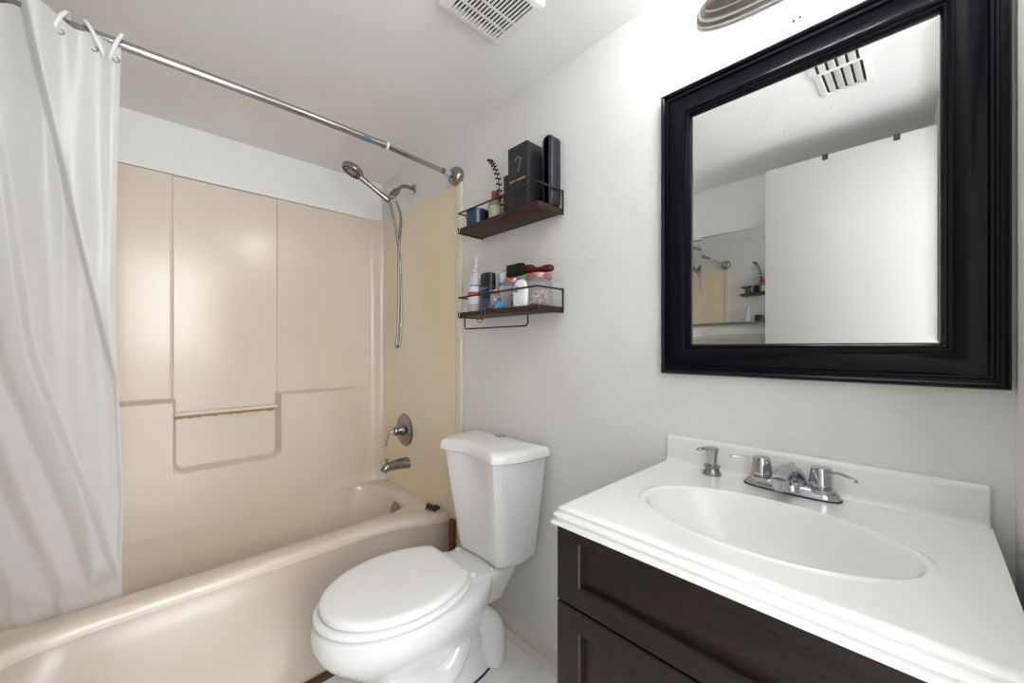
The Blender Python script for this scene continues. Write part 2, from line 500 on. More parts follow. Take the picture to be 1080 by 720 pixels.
# soap bar across the niche, stained below
bm = B(); prism(bm, [(0.004, 0.821), (0.034, 0.823), (0.037, 0.829), (0.034, 0.836), (0.004, 0.838)], 'y', -0.962, -0.566, 0)
part('soap_ledge', bm, M['caulk'], sur, True, 30)['label'] = 'pale translucent bar across the niche'
bm = B()
pts = [(-0.960, 0.8205)]
random.seed(3)
low_e = []
for k in range(41):
    y = lerp(-0.960, -0.572, k / 40); low_e.append((y, 0.808 + random.uniform(-0.004, 0.003)))
poly_top = [(y, 0.8215) for y, z in low_e]
a = [bm.verts.new((0.0045, y, z)) for y, z in low_e]; b = [bm.verts.new((0.0045, y, z)) for y, z in poly_top]
a2 = [bm.verts.new((0.002, y, z)) for y, z in low_e]
for k in range(40):
    bm.faces.new((a[k], a[k + 1], b[k + 1], b[k])); bm.faces.new((a[k], a[k + 1], a2[k + 1], a2[k]))
part('stain', bm, M['stain'], sur)['label'] = 'brown drip stain under the niche bar'

# wooden strips where the tub meets wall and floor
o = part('wood_strip', box(B(), 0.752, 0.782, -0.022, -0.001, 0.0, 0.322, 0.003), M['rawwood'], loc=(0.767, -0.011, 0)); tag(o, 'raw brown upright wood strip between tub apron and wall behind toilet', 'wood strip')
o = part('floor_strip', prism(B(), [(0.874, 0.0), (0.896, 0.0), (0.894, 0.006), (0.887, 0.012), (0.874, 0.014)], 'y', -1.25, -0.27), M['darkwood'], loc=(0.885, -0.8, 0)); tag(o, 'dark brown wood strip along floor at the foot of the tub apron', 'wood strip')

# ------------------------------------------------------------------ toilet
TX = 1.155
toi = thing('toilet', 'white ceramic toilet with closed lid between bathtub and vanity', 'toilet', (TX, -0.35, 0))
def egg(yb, yf, hw, z, ex=2.0, n=64, yc=None, dx=0.0):
    """egg-shaped loop: blunt rear at yb, long front at yf"""
    if yc is None: yc = lerp(yb, yf, 0.52)
    out = []
    for k in range(n):
        a = 2 * PI * k / n
        c, s = math.cos(a), math.sin(a)
        x = hw * math.copysign(abs(c) ** (2 / ex), c)
        if s >= 0: y = yc + (yb - yc) * abs(s) ** (2 / 2.8 if ex <= 2.05 else 2 / ex)
        else: y = yc - (yc - yf) * abs(s)
        out.append((TX + dx + x, y, z))
    return out
bm = B()
loops = [egg(-0.110, -0.565, 0.098, 0.0, 2.3, yc=-0.30), egg(-0.112, -0.562, 0.097, 0.012, 2.3, yc=-0.30),
         egg(-0.125, -0.55, 0.082, 0.05, 2.2, yc=-0.32), egg(-0.140, -0.56, 0.080, 0.10, 2.1, yc=-0.36),
         egg(-0.150, -0.60, 0.098, 0.15, 2.0, yc=-0.40), egg(-0.160, -0.655, 0.130, 0.20, 2.0, yc=-0.42),
         egg(-0.165, -0.705, 0.160, 0.245, 2.0, yc=-0.43), egg(-0.160, -0.730, 0.180, 0.280, 2.0, yc=-0.44),
         egg(-0.155, -0.738, 0.188, 0.305, 2.0, yc=-0.44), egg(-0.155, -0.738, 0.189, 0.330, 2.0, yc=-0.44),
         egg(-0.158, -0.733, 0.185, 0.343, 2.0, yc=-0.44), egg(-0.17, -0.718, 0.172, 0.348, 2.0, yc=-0.44), egg(-0.25, -0.64, 0.10, 0.348, 2.0, yc=-0.44)]
loft(bm, loops)
bowl = part('bowl', bm, M['ceramic'], toi, True, 60)
# rear deck that carries the tank
def rbox_loop(x0, x1, y0, y1, r, z): return rrect(x0, x1, y0, y1, r, 6, z, 4)
bm = B()
loft(bm, [rbox_loop(TX - 0.075, TX + 0.075, -0.30, -0.09, 0.04, 0.22), rbox_loop(TX - 0.10, TX + 0.10, -0.32, -0.07, 0.045, 0.285), rbox_loop(TX - 0.115, TX + 0.115, -0.32, -0.06, 0.04, 0.325), rbox_loop(TX - 0.117, TX + 0.117, -0.32, -0.055, 0.04, 0.343), rbox_loop(TX - 0.110, TX + 0.110, -0.315, -0.06, 0.036, 0.350), rbox_loop(TX - 0.09, TX + 0.09, -0.30, -0.08, 0.03, 0.351)])
part('tank_deck', bm, M['ceramic'], toi, True, 60)
# the trapway shows as lobes on both sides of the pedestal
bm = B()
for s in (-1, 1):
    tube(bm, [(TX + s * 0.050, -0.56, 0.145), (TX + s * 0.064, -0.47, 0.100), (TX + s * 0.072, -0.38, 0.085), (TX + s * 0.072, -0.315, 0.14), (TX + s * 0.066, -0.27, 0.215)], [0.03, 0.05, 0.052, 0.046, 0.03], 20, 8)
    tube(bm, [(TX + s * 0.045, -0.27, 0.20), (TX + s * 0.056, -0.215, 0.185), (TX + s * 0.060, -0.165, 0.13), (TX + s * 0.058, -0.150, 0.06), (TX + s * 0.056, -0.150, 0.003)], [0.025, 0.042, 0.050, 0.050, 0.048], 20, 8)
part('trapway', bm, M['ceramic'], toi, True, 60)
# floor caulk line
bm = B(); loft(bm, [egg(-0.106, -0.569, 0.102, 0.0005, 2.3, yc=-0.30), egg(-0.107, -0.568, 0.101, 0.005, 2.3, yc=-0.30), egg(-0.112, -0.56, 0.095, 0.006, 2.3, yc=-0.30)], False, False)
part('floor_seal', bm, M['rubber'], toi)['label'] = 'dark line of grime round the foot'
# seat ring and lid
def seat_loop(hw, yf, z, yb=-0.286, inset=0.0, n=60, r=0.0):
    yc, hb = -0.480, 0.112
    b = (yc - yb) and (yb - yc) / math.sqrt(1 - (hb / 0.181) ** 2)
    out = []
    ab = math.acos(hb / 0.181)
    K = 26
    for k in range(K + 1):                                      # right rear to centre
        a = lerp(ab, 0, k / K); out.append((TX + (0.181 * math.cos(a)), yc + b * math.sin(a), z))
    for k in range(1, 2 * K):
        a = PI * k / (2 * K); out.append((TX + 0.181 * math.cos(a), yc - (yc - yf) * math.sin(a), z))
    for k in range(K + 1):
        a = lerp(0, ab, k / K); out.append((TX - 0.181 * math.cos(a), yc + b * math.sin(a), z))
    for k in range(1, 8): out.append((TX + lerp(-hb, hb, k / 8), yb, z))
    # scale round the middle for hw / inset
    s = hw / 0.181; cy = (yf + yb) / 2
    d = 0.181 - hw
    L = (yb - yf) / 2
    return [(TX - 0.010 + (x - TX) * s, cy + (y - cy) * (L - d) / L, zz) for x, y, zz in out]
bm = B(); loft(bm, [seat_loop(0.172, -0.722, 0.353), seat_loop(0.186, -0.722, 0.3535), seat_loop(0.188, -0.722, 0.356), seat_loop(0.188, -0.722, 0.363), seat_loop(0.185, -0.722, 0.3665), seat_loop(0.16, -0.722, 0.367)])
part('seat', bm, M['seat'], toi, True, 60)
bm = B(); loft(bm, [seat_loop(0.165, -0.713, 0.3735), seat_loop(0.180, -0.713, 0.3745), seat_loop(0.1815, -0.713, 0.377), seat_loop(0.181, -0.713, 0.382), seat_loop(0.180, -0.713, 0.390), seat_loop(0.1765, -0.713, 0.3945), seat_loop(0.160, -0.713, 0.396), seat_loop(0.04, -0.713, 0.397)])
part('lid', bm, M['seat'], toi, True, 60)
for s in (-1, 1):
    bm = box(B(), TX + s * 0.080 - 0.014, TX + s * 0.080 + 0.014, -0.276, -0.250, 0.3505, 0.366, 0.005, 3)
    tube(bm, [(TX + s * 0.080 - 0.018, -0.278, 0.368), (TX + s * 0.080 + 0.018, -0.278, 0.368)], 0.006, 12)
    part('hinge', bm, M['seat'], toi)
for s in (-1, 1):
    bm = B(); lathe(bm, [(0.011, 0), (0.011, 0.004), (0.007, 0.009), (0, 0.010)], (TX + s * 0.098, -0.19, 0.3505), seg=16)
    part('bolt_cap', bm, M['ceramic'], toi)
# tank with the hollow front
TXK = 1.166
def tank_loop(f, z, g=0.0):
    """f=1 at the top outline, 0 at the bottom; g grows it outward"""
    wb = lerp(0.150, 0.192, f); wf = lerp(0.108, 0.138, f); ws = lerp(0.148, 0.183, f)
    yb = lerp(-0.035, -0.022, f); yf = lerp(-0.180, -0.226, f); hol = lerp(0.006, 0.026, f)
    wb += g; wf += g * 0.8; ws += g; yf -= g
    pts = []
    side = [(wb, yb), (ws + 0.006, lerp(yb, yf, 0.30)), (ws, lerp(yb, yf, 0.58)), (lerp(ws, wf, 0.45), lerp(yb, yf, 0.85)), (wf, yf)]
    sp_ = smooth_path([(x, y, 0) for x, y in side], 5)
    right = [(p.x, p.y) for p in sp_]
    front = []
    for k in range(1, 16):
        t = k / 16; x = lerp(wf, -wf, t); front.append((x, yf + hol * math.sin(PI * t) ** 1.5))
    left = [(-x, y) for x, y in right[::-1]]
    bk = [(lerp(-wb, wb, k / 8), yb) for k in range(1, 8)]
    return [(TXK + x, y, z) for x, y in right + front + left + bk]
def shrink(lp, s, z):
    cx = sum(p[0] for p in lp) / len(lp); cy = sum(p[1] for p in lp) / len(lp)
    return [(cx + (p[0] - cx) * s, cy + (p[1] - cy) * s, z) for p in lp]
bm = B()
l0 = tank_loop(0.0, 0.372)
loft(bm, [shrink(l0, 0.80, 0.353), shrink(l0, 0.90, 0.357), shrink(l0, 0.97, 0.368), tank_loop(0.03, 0.385), tank_loop(0.3, 0.48), tank_loop(0.65, 0.61), tank_loop(1.0, 0.738)])
part('tank', bm, M['ceramic'], toi, True, 48)
bm = B()
lt = tank_loop(1.0, 0.74, 0.012); mt = tank_loop(1.0, 0.74, 0.017)
def at(lp, z): return [(p[0], p[1], z) for p in lp]
loft(bm, [shrink(lt, 0.96, 0.7385), at(lt, 0.7385), at(mt, 0.742), at(mt, 0.760), at(lt, 0.769), shrink(lt, 0.955, 0.7755), shrink(lt, 0.86, 0.7785), shrink(lt, 0.5, 0.781), shrink(lt, 0.1, 0.782)])
lidk = part('tank_lid', bm, M['ceramic'], toi, True, 48)
bm = B(); lathe(bm, [(0.021, 0), (0.021, 0.005), (0.0185, 0.007), (0.018, 0.006), (0.0, 0.007)], (1.150, -0.055, 0.777), seg=32)
fb = part('flush_button', bm, M['chrome'], lidk); fb['label'] = 'round chrome flush button'

# ------------------------------------------------------------------ vanity cabinet
VX0, VX1, VY = 1.787, 2.372, -0.475
van = thing('vanity_cabinet', 'dark espresso wood vanity cabinet under the white sink top', 'cabinet', ((VX0 + VX1) / 2, -0.24, 0))
bm = box(B(), VX0, VX0 + 0.016, VY + 0.020, -0.002, 0.08, 0.776, 0.001, 1)
box(bm, VX1 - 0.016, VX1, VY + 0.020, -0.002, 0.08, 0.776, 0.001, 1)
box(bm, VX0 + 0.016, VX1 - 0.016, VY + 0.020, -0.002, 0.08, 0.096)
box(bm, VX0 + 0.016, VX1 - 0.016, -0.008, -0.002, 0.096, 0.776)
box(bm, VX0 + 0.01, VX1 - 0.01, VY + 0.07, -0.002, 0.0, 0.08)
part('body', bm, M['espresso'], van, False)
def panel_front(x0, x1, z0, z1, wx, wz0, wz1):
    """frame-and-panel front: mitred frame round a recessed field"""
    bm = B()
    yo, yi = VY, VY + 0.014
    def rect(ix, iz0, iz1, y): return [(x0 + ix, y, z0 + iz0), (x1 - ix, y, z0 + iz0), (x1 - ix, y, z1 - iz1), (x0 + ix, y, z1 - iz1)]
    loft(bm, [rect(0, 0, 0, VY + 0.019), rect(0, 0, 0, yo + 0.002), rect(0.002, 0.002, 0.002, yo), rect(wx - 0.003, wz0 - 0.003, wz1 - 0.003, yo), rect(wx, wz0, wz1, yo + 0.003), rect(wx, wz0, wz1, yi), rect(wx + 0.006, wz0 + 0.006, wz1 + 0.006, yi)], True, True)
    return bm
bm = panel_front(VX0 + 0.001, VX1 - 0.001, 0.629, 0.776, 0.055, 0.042, 0.025)
df = part('drawer_front', bm, M['espresso_h'], van, False)
mid = (VX0 + VX1) / 2
for x0, x1 in ((VX0 + 0.001, mid - 0.001), (mid + 0.001, VX1 - 0.001)):
    dr = part('door', panel_front(x0, x1, 0.085, 0.624, 0.055, 0.045, 0.043), M['espresso'], van, False)
    kx = mid + (-0.03 if x0 < mid - 0.1 else 0.03)
    bm = B(); lathe(bm, [(0.006, 0), (0.006, 0.012), (0.014, 0.018), (0.013, 0.026), (0, 0.029)], (kx, VY, 0.50), (0, -1, 0), 20)
    part('knob', bm, M['nickel'], dr)

# ------------------------------------------------------------------ vanity top with moulded sink
top = thing('sink_countertop', 'white cultured marble vanity top with moulded oval sink and backsplash', 'sink', (2.08, -0.24, 0.776))
TZ = 0.815
CX0, CX1, CY0, CY1 = 1.788, 2.374, -0.480, -0.002
SXC, SYC, SA, SB = 2.090, -0.278, 0.204, 0.126
NA = 128
angs = []
for k in range(NA): angs.append(2 * PI * k / NA)
def rect_pt(a, x0, x1, y0, y1):
    c, s = math.cos(a), math.sin(a)
    ts = []
    if c > 1e-9: ts.append((x1 - SXC) / c)
    if c < -1e-9: ts.append((x0 - SXC) / c)
    if s > 1e-9: ts.append((y1 - SYC) / s)
    if s < -1e-9: ts.append((y0 - SYC) / s)
    t = min(ts); return (SXC + c * t, SYC + s * t)
for cx, cy in ((CX0, CY0), (CX1, CY0), (CX0, CY1), (CX1, CY1)):          # an angle exactly through every corner
    a = math.atan2(cy - SYC, cx - SXC) % (2 * PI)
    i = min(range(NA), key=lambda q: abs(angs[q] - a)); angs[i] = a
def top_rect(d, z):
    out = []
    for a in angs:
        x, y = rect_pt(a, CX0, CX1, CY0, CY1)
        fx = (x - SXC) / (CX0 - SXC) if x < SXC else 0.0
        fy = (y - SYC) / (CY0 - SYC) if y < SYC else 0.0
        nx = CX0 - d if x < CX0 + 1e-5 else max(x, CX0 - d)
        ny = CY0 - d if y < CY0 + 1e-5 else max(y, CY0 - d)
        out.append((nx, ny, z))
    return out
def oval(s, z, dz=0.0, dy=0.0, dx=0.0):
    out = []
    for a in angs:
        # direction of the rectangle angle mapped onto the ellipse
        c, q = math.cos(a), math.sin(a)
        t = 1 / math.sqrt((c / SA) ** 2 + (q / SB) ** 2)
        out.append((SXC + dx + c * t * s, SYC + dy + q * t * s, z))
    return out
prof = [(-0.012, 0.7765), (0.001, 0.7765), (0.005, 0.7785), (0.006, 0.783), (0.004, 0.787), (-0.002, 0.7885), (-0.002, 0.7915), (0.0025, 0.7935), (0.0028, 0.798), (0.000, 0.801), (-0.0065, 0.8025), (-0.0065, 0.8055), (-0.0035, 0.8085), (-0.005, 0.812), (-0.010, TZ), (-0.018, TZ)]
loops = [top_rect(d, z) for d, z in prof]
for s, z in ((1.10, TZ), (1.075, TZ + 0.0008), (1.055, TZ + 0.0028), (1.03, TZ + 0.0030), (1.005, TZ + 0.0005), (0.985, TZ - 0.006), (0.96, TZ - 0.016), (0.91, TZ - 0.035), (0.82, TZ - 0.062), (0.68, TZ - 0.088), (0.50, TZ - 0.106), (0.30, TZ - 0.115), (0.12, TZ - 0.118)):
    loops.append(oval(s, z))
bm = B(); loft(bm, loops, False, True)
part('counter', bm, M['marble'], top, True, 50)
pr = [(-0.002, TZ - 0.002), (-0.030, TZ - 0.002), (-0.025, TZ + 0.001), (-0.0205, TZ + 0.006), (-0.019, TZ + 0.014), (-0.018, TZ + 0.062), (-0.016, TZ + 0.068), (-0.011, TZ + 0.0715), (-0.002, TZ + 0.0715)]
bm = B(); prism(bm, pr, 'x', CX0 + 0.012, CX1 - 0.002, 0.004, 3)
part('backsplash', bm, M['marble'], top, True, 40)
bm = B(); lathe(bm, [(0.022, 0), (0.022, 0.003), (0.017, 0.004), (0.016, 0.002), (0, 0.003)], (SXC, SYC, TZ - 0.1175))
part('drain', bm, M['chrome'], top)

# faucet
fx, fy = 2.092, -0.056
fau = thing('sink_faucet', 'chrome two-handle faucet at the back of the oval sink', 'faucet', (fx, fy, TZ))
def stad(a, b, z, n=48, ex=2.8):
    return [(fx + a * math.copysign(abs(math.cos(2 * PI * k / n)) ** (2 / ex), math.cos(2 * PI * k / n)), fy + b * math.copysign(abs(math.sin(2 * PI * k / n)) ** (2 / ex), math.sin(2 * PI * k / n)), z) for k in range(n)]
bm = B(); loft(bm, [stad(0.088, 0.0275, TZ + 0.0005), stad(0.088, 0.0275, TZ + 0.003)])
part('gasket', bm, M['rubber'], fau)
bm = B(); loft(bm, [stad(0.086, 0.026, TZ + 0.003), stad(0.086, 0.026, TZ + 0.008), stad(0.080, 0.022, TZ + 0.017), stad(0.066, 0.016, TZ + 0.021), stad(0.03, 0.010, TZ + 0.022)])
part('base_plate', bm, M['chrome'], fau, True, 50)
bm = B()
tube(bm, [(fx, fy + 0.004, TZ + 0.012), (fx, fy, TZ + 0.034), (fx, fy - 0.025, TZ + 0.047), (fx, fy - 0.062, TZ + 0.046), (fx, fy - 0.090, TZ + 0.042)], [0.034, 0.026, 0.0175, 0.0145, 0.0145], 24, 6)
tube(bm, [(fx, fy - 0.082, TZ + 0.046), (fx, fy - 0.082, TZ + 0.024)], [0.0165, 0.0135], 24)
part('spout', bm, M['chrome'], fau, True, 50)
bm = B(); tube(bm, [(fx, fy + 0.017, TZ + 0.015), (fx, fy + 0.017, TZ + 0.052)], 0.0025, 10); ball(bm, (fx, fy + 0.017, TZ + 0.055), 0.006, (1, 1, 0.7), 14)
part('drain_rod', bm, M['chrome'], fau)
for s in (-1, 1):
    hx = fx + s * 0.0535
    bm = B(); lathe(bm, [(0.024, 0.014), (0.024, 0.022), (0.0195, 0.024), (0.0195, 0.026), (0.021, 0.028), (0.0185, 0.058), (0.0165, 0.064), (0.0, 0.066)], (hx, fy, TZ), seg=32)
    hd = part('handle', bm, M['chrome'], fau, True, 40)
    bm = B()
    tube(bm, [(hx + s * 0.008, fy - 0.002, TZ + 0.055), (hx + s * 0.030, fy - 0.012, TZ + 0.060), (hx + s * 0.054, fy - 0.024, TZ + 0.060 - (0.0 if s < 0 else 0.004)), (hx + s * 0.058, fy - 0.026, TZ + 0.057 - (0.0 if s < 0 else 0.006))], [0.008, 0.006, 0.0055, 0.005], 14, 6, flat=0.42)
    part('lever', bm, M['chrome'], hd)
# soap pump
pump = thing('soap_dispenser', 'small chrome soap pump beside the faucet at left end of sink', 'soap dispenser', (1.933, -0.058, TZ))
bm = B(); lathe(bm, [(0.021, 0.0005), (0.021, 0.006), (0.017, 0.010), (0.016, 0.016), (0.018, 0.019), (0.018, 0.023), (0.0, 0.024)], (1.933, -0.058, TZ), seg=32)
part('collar', bm, M['darkchrome'], pump, True, 40)
bm = B(); lathe(bm, [(0.010, 0.020), (0.011, 0.030), (0.0125, 0.050), (0.015, 0.062), (0.015, 0.066), (0.0, 0.0675)], (1.933, -0.058, TZ), seg=28)
ph = part('pump_head', bm, M['chrome'], pump, True, 40)
bm = B(); tube(bm, [(1.934, -0.056, TZ + 0.063), (1.920, -0.085, TZ + 0.066), (1.914, -0.098, TZ + 0.064)], [0.010, 0.008, 0.006], 14, 5, flat=0.45)
part('nozzle', bm, M['chrome'], ph)

# ------------------------------------------------------------------ framed mirror over the vanity
MX0, MX1, MZ0, MZ1 = 1.785, 2.394, 1.054, 1.823
mir = thing('wall_mirror', 'large wall mirror in a wide black moulded frame above the vanity', 'mirror', ((MX0 + MX1) / 2, 0, MZ0))
prof = [(0.0, 0.001), (0.0, 0.020), (0.003, 0.026), (0.008, 0.028), (0.012, 0.025), (0.013, 0.021), (0.017, 0.021), (0.019, 0.024), (0.023, 0.024), (0.026, 0.019), (0.034, 0.0165), (0.048, 0.0165), (0.058, 0.019), (0.0625, 0.022), (0.0635, 0.027), (0.067, 0.029), (0.071, 0.028), (0.073, 0.024), (0.0765, 0.024), (0.079, 0.021), (0.0815, 0.014), (0.0815, 0.006)]
def mrect(e, h): return [(MX0 + e, -h, MZ0 + e), (MX1 - e, -h, MZ0 + e), (MX1 - e, -h, MZ1 - e), (MX0 + e, -h, MZ1 - e)]
bm = B(); loft(bm, [mrect(e, h) for e, h in prof], False, False)
part('frame', bm, M['frame'], mir, True, 28)
bm = B(); loft(bm, [mrect(0.080, 0.0105), mrect(0.105, 0.0112)], False, True)
part('glass', bm, M['mirror'], mir, False)
bm = box(B(), MX0 + 0.01, MX1 - 0.01, -0.006, -0.001, MZ0 + 0.01, MZ1 - 0.01)
part('backing', bm, M['dark'], mir, False)

# ------------------------------------------------------------------ vanity light above the mirror
LX, LZ = 2.10, 1.990
lamp = thing('vanity_light', 'brushed nickel stepped bar light on wall above mirror', 'wall light', (LX, 0, LZ))
def ov(a, b, y, n=64):
    out = []
    for k in range(n):
        t = 2 * PI * k / n; c, s = math.cos(t), math.sin(t)
        ex = 2.0 / 2.6
        out.append((LX + a * math.copysign(abs(c) ** 1.0, c), y, LZ + b * math.copysign(abs(s) ** ex, s)))
    return out
bm = B(); loft(bm, [ov(0.222, 0.060, -0.001), ov(0.224, 0.062, -0.006), ov(0.222, 0.060, -0.012), ov(0.214, 0.052, -0.015), ov(0.213, 0.051, -0.021), ov(0.208, 0.047, -0.028), ov(0.196, 0.038, -0.032), ov(0.194, 0.036, -0.040), ov(0.184, 0.029, -0.048), ov(0.160, 0.020, -0.053), ov(0.05, 0.006, -0.055)])
part('back_plate', bm, M['nickel'], lamp, True, 30)
for k in range(3):
    gx = LX + (k - 1) * 0.115
    bm = B(); tube(bm, [(gx, -0.045, LZ), (gx, -0.10, LZ - 0.004), (gx, -0.24, LZ + 0.006), (gx, -0.26, LZ + 0.022)], 0.007, 12, 6)
    arm = part('arm', bm, M['nickel'], lamp)
    bm = B(); lathe(bm, [(0.012, 0.0), (0.026, 0.006), (0.028, 0.014), (0.024, 0.016), (0, 0.016)], (gx, -0.260, LZ + 0.016), seg=24)
    part('cup', bm, M['nickel'], arm)
    bm = B(); ball(bm, (gx, -0.260, LZ + 0.066), 0.040, (1, 1, 1), 24)
    part('globe', bm, M['globe'], lamp)['label'] = 'lit white globe'
for nm, (px_, pz_) in (('a', (2.088, 1.866)), ('b', (2.100, 1.868))):
    bm = B(); lathe(bm, [(0.0022, 0), (0.0022, 0.004), (0.0, 0.005)], (px_, -0.0005, pz_), (0, -1, 0), 10)
    o = part('nail', bm, M['iron'], loc=(px_, 0, pz_))
    tag(o, 'tiny dark nail in wall just above mirror frame, ' + ('left of two' if nm == 'a' else 'right of two'), 'nail')

# ------------------------------------------------------------------ ceiling vents
vent = thing('ceiling_vent', 'white exhaust fan grille with rows of fine slots on ceiling by tub', 'vent', (1.445, -0.350, ZC))
vx0, vx1, vy0, vy1, vz = 1.338, 1.553, -0.466, -0.236, 2.092
bm = B()
def vr(d, z): return rrect(vx0 + d, vx1 - d, vy0 + d, vy1 - d, 0.012, 5, z, 2)
loft(bm, [vr(0, ZC - 0.0005), vr(0, vz + 0.008), vr(0.003, vz + 0.003), vr(0.010, vz), vr(0.026, vz - 0.001), vr(0.027, vz + 0.004), vr(0.027, ZC - 0.0005)], False, False)
part('frame', bm, M['wirewhite'], vent, True, 40)
part('duct_shade_plate', box(B(), vx0 + 0.026, vx1 - 0.026, vy0 + 0.026, vy1 - 0.026, ZC - 0.004, ZC - 0.001), M['dark'], vent, False)  # black plate standing in for the shade inside the duct
bm = B()
ns = 15
for k in range(ns + 1):
    y = lerp(vy0 + 0.027, vy1 - 0.027, k / ns)
    box(bm, vx0 + 0.026, vx1 - 0.026, y - 0.0029, y + 0.0029, vz - 0.001, vz + 0.0008)
for k in range(1, 3):
    x = lerp(vx0 + 0.027, vx1 - 0.027, k / 4)
    box(bm, x - 0.003, x + 0.003, vy0 + 0.026, vy1 - 0.026, vz - 0.0005, vz + 0.0025)
part('slats', bm, M['wirewhite'], vent, False)

reg = thing('ceiling_register', 'white ceiling air register with wide angled louvres, seen in the mirror', 'vent', (2.09, -0.70, ZC))
rx, ry, hx_, hy_ = 2.090, -0.70, 0.078, 0.20
bm = B()
def rr_(d, z): return rrect(rx - hx_ + d, rx + hx_ - d, ry - hy_ + d, ry + hy_ - d, 0.004, 3, z, 2)
loft(bm, [rr_(0, ZC - 0.0005), rr_(0.002, ZC - 0.008), rr_(0.020, ZC - 0.012), rr_(0.022, ZC - 0.002)], False, False)
part('frame', bm, M['wirewhite'], reg, True, 30)
part('duct_shade_plate', box(B(), rx - hx_ + 0.02, rx + hx_ - 0.02, ry - hy_ + 0.02, ry + hy_ - 0.02, ZC - 0.003, ZC - 0.001), M['dark'], reg, False)  # flat black plate painted as the shade behind the louvres
bm = B()
for half in (-1, 1):
    yc = ry + half * 0.092
    for k in range(4):
        x = rx - 0.036 + k * 0.026
        prism(bm, [(x - 0.012, ZC - 0.005), (x + 0.007, ZC - 0.014), (x + 0.008, ZC - 0.0125), (x - 0.011, ZC - 0.0035)], 'y', yc - 0.076, yc + 0.076)
box(bm, rx - hx_ + 0.02, rx + hx_ - 0.02, ry - 0.018, ry + 0.018, ZC - 0.014, ZC - 0.006)
part('louvres', bm, M['wirewhite'], reg, False)

# ------------------------------------------------------------------ shower rod, rings, curtain
rod = thing('shower_rod', 'polished steel tension rod spanning the front of the tub', 'rod', (0.84, -0.76, 1.915))
RP = [(0.801, -0.012, 1.914), (0.806, -0.10, 1.915), (0.838, -0.385, 1.916)]
RQ = [(0.838, -0.375, 1.916), (0.843, -0.60, 1.918), (0.846, -0.90, 1.918), (0.842, -1.20, 1.917), (0.838, -1.515, 1.915)]
bm = B(); tube(bm, RP, 0.0105, 18, 6); part('inner_tube', bm, M['rod'], rod)
bm = B(); tube(bm, RQ, 0.0128, 18, 8); tube(bm, [(0.838, -0.372, 1.916), (0.8385, -0.39, 1.916)], 0.0138, 18); part('outer_tube', bm, M['rod'], rod)
for y, s in ((0.0, -1), (-1.5295, 1)):
    bm = B(); lathe(bm, [(0.041, 0.0005), (0.043, 0.010), (0.041, 0.024), (0.034, 0.036), (0.022, 0.042), (0.015, 0.043)], (0.801 if s < 0 else 0.838, y, 1.914), (0, s, 0), 36)
    part('flange', bm, M['nickel'], rod, True, 45)
bm = B(); tube(bm, [(0.8040, -0.052, 1.9145), (0.8070, -0.085, 1.9149)], 0.0131, 18)
tube_c = B(); tube(tube_c, [(0.8028, -0.038, 1.9143), (0.8082, -0.098, 1.9150)], 0.0128, 18); part('end_sleeve', tube_c, M['nickel'], rod)
st = part('sticker', bm, plain('sticker_blue', (150, 190, 200), 0.4), rod); st['label'] = 'pale blue paper label wrapped round the rod'

bm = B(); tube(bm, [(0.8388, -0.368, 1.916), (0.8394, -0.378, 1.916)], 0.0146, 18)
part('collar', bm, M['wirewhite'], rod)['label'] = 'white plastic collar at the tube joint'
bm = B()
for k in range(2):
    pass
rows = []
for k in range(5):
    y = lerp(-0.44, -0.468, k / 4); xx = lerp(0.8404, 0.8409, k / 4)
    rows.append([(xx + 0.0131 * math.cos(math.radians(a)), y, 1.9168 + 0.0131 * math.sin(math.radians(a))) for a in (-100, -75, -50, -25, 0)])
loft(bm, rows, False, False, closed=False)
st = part('sticker', bm, plain('sticker_deep', (84, 122, 148), 0.4), rod); st['label'] = 'blue paper sticker under the rod'

def rod_x(y):
    for a, b in zip(RQ[:-1], RQ[1:]):
        if b[1] <= y <= a[1]: return lerp(a[0], b[0], (y - a[1]) / (b[1] - a[1]))
    return 0.84
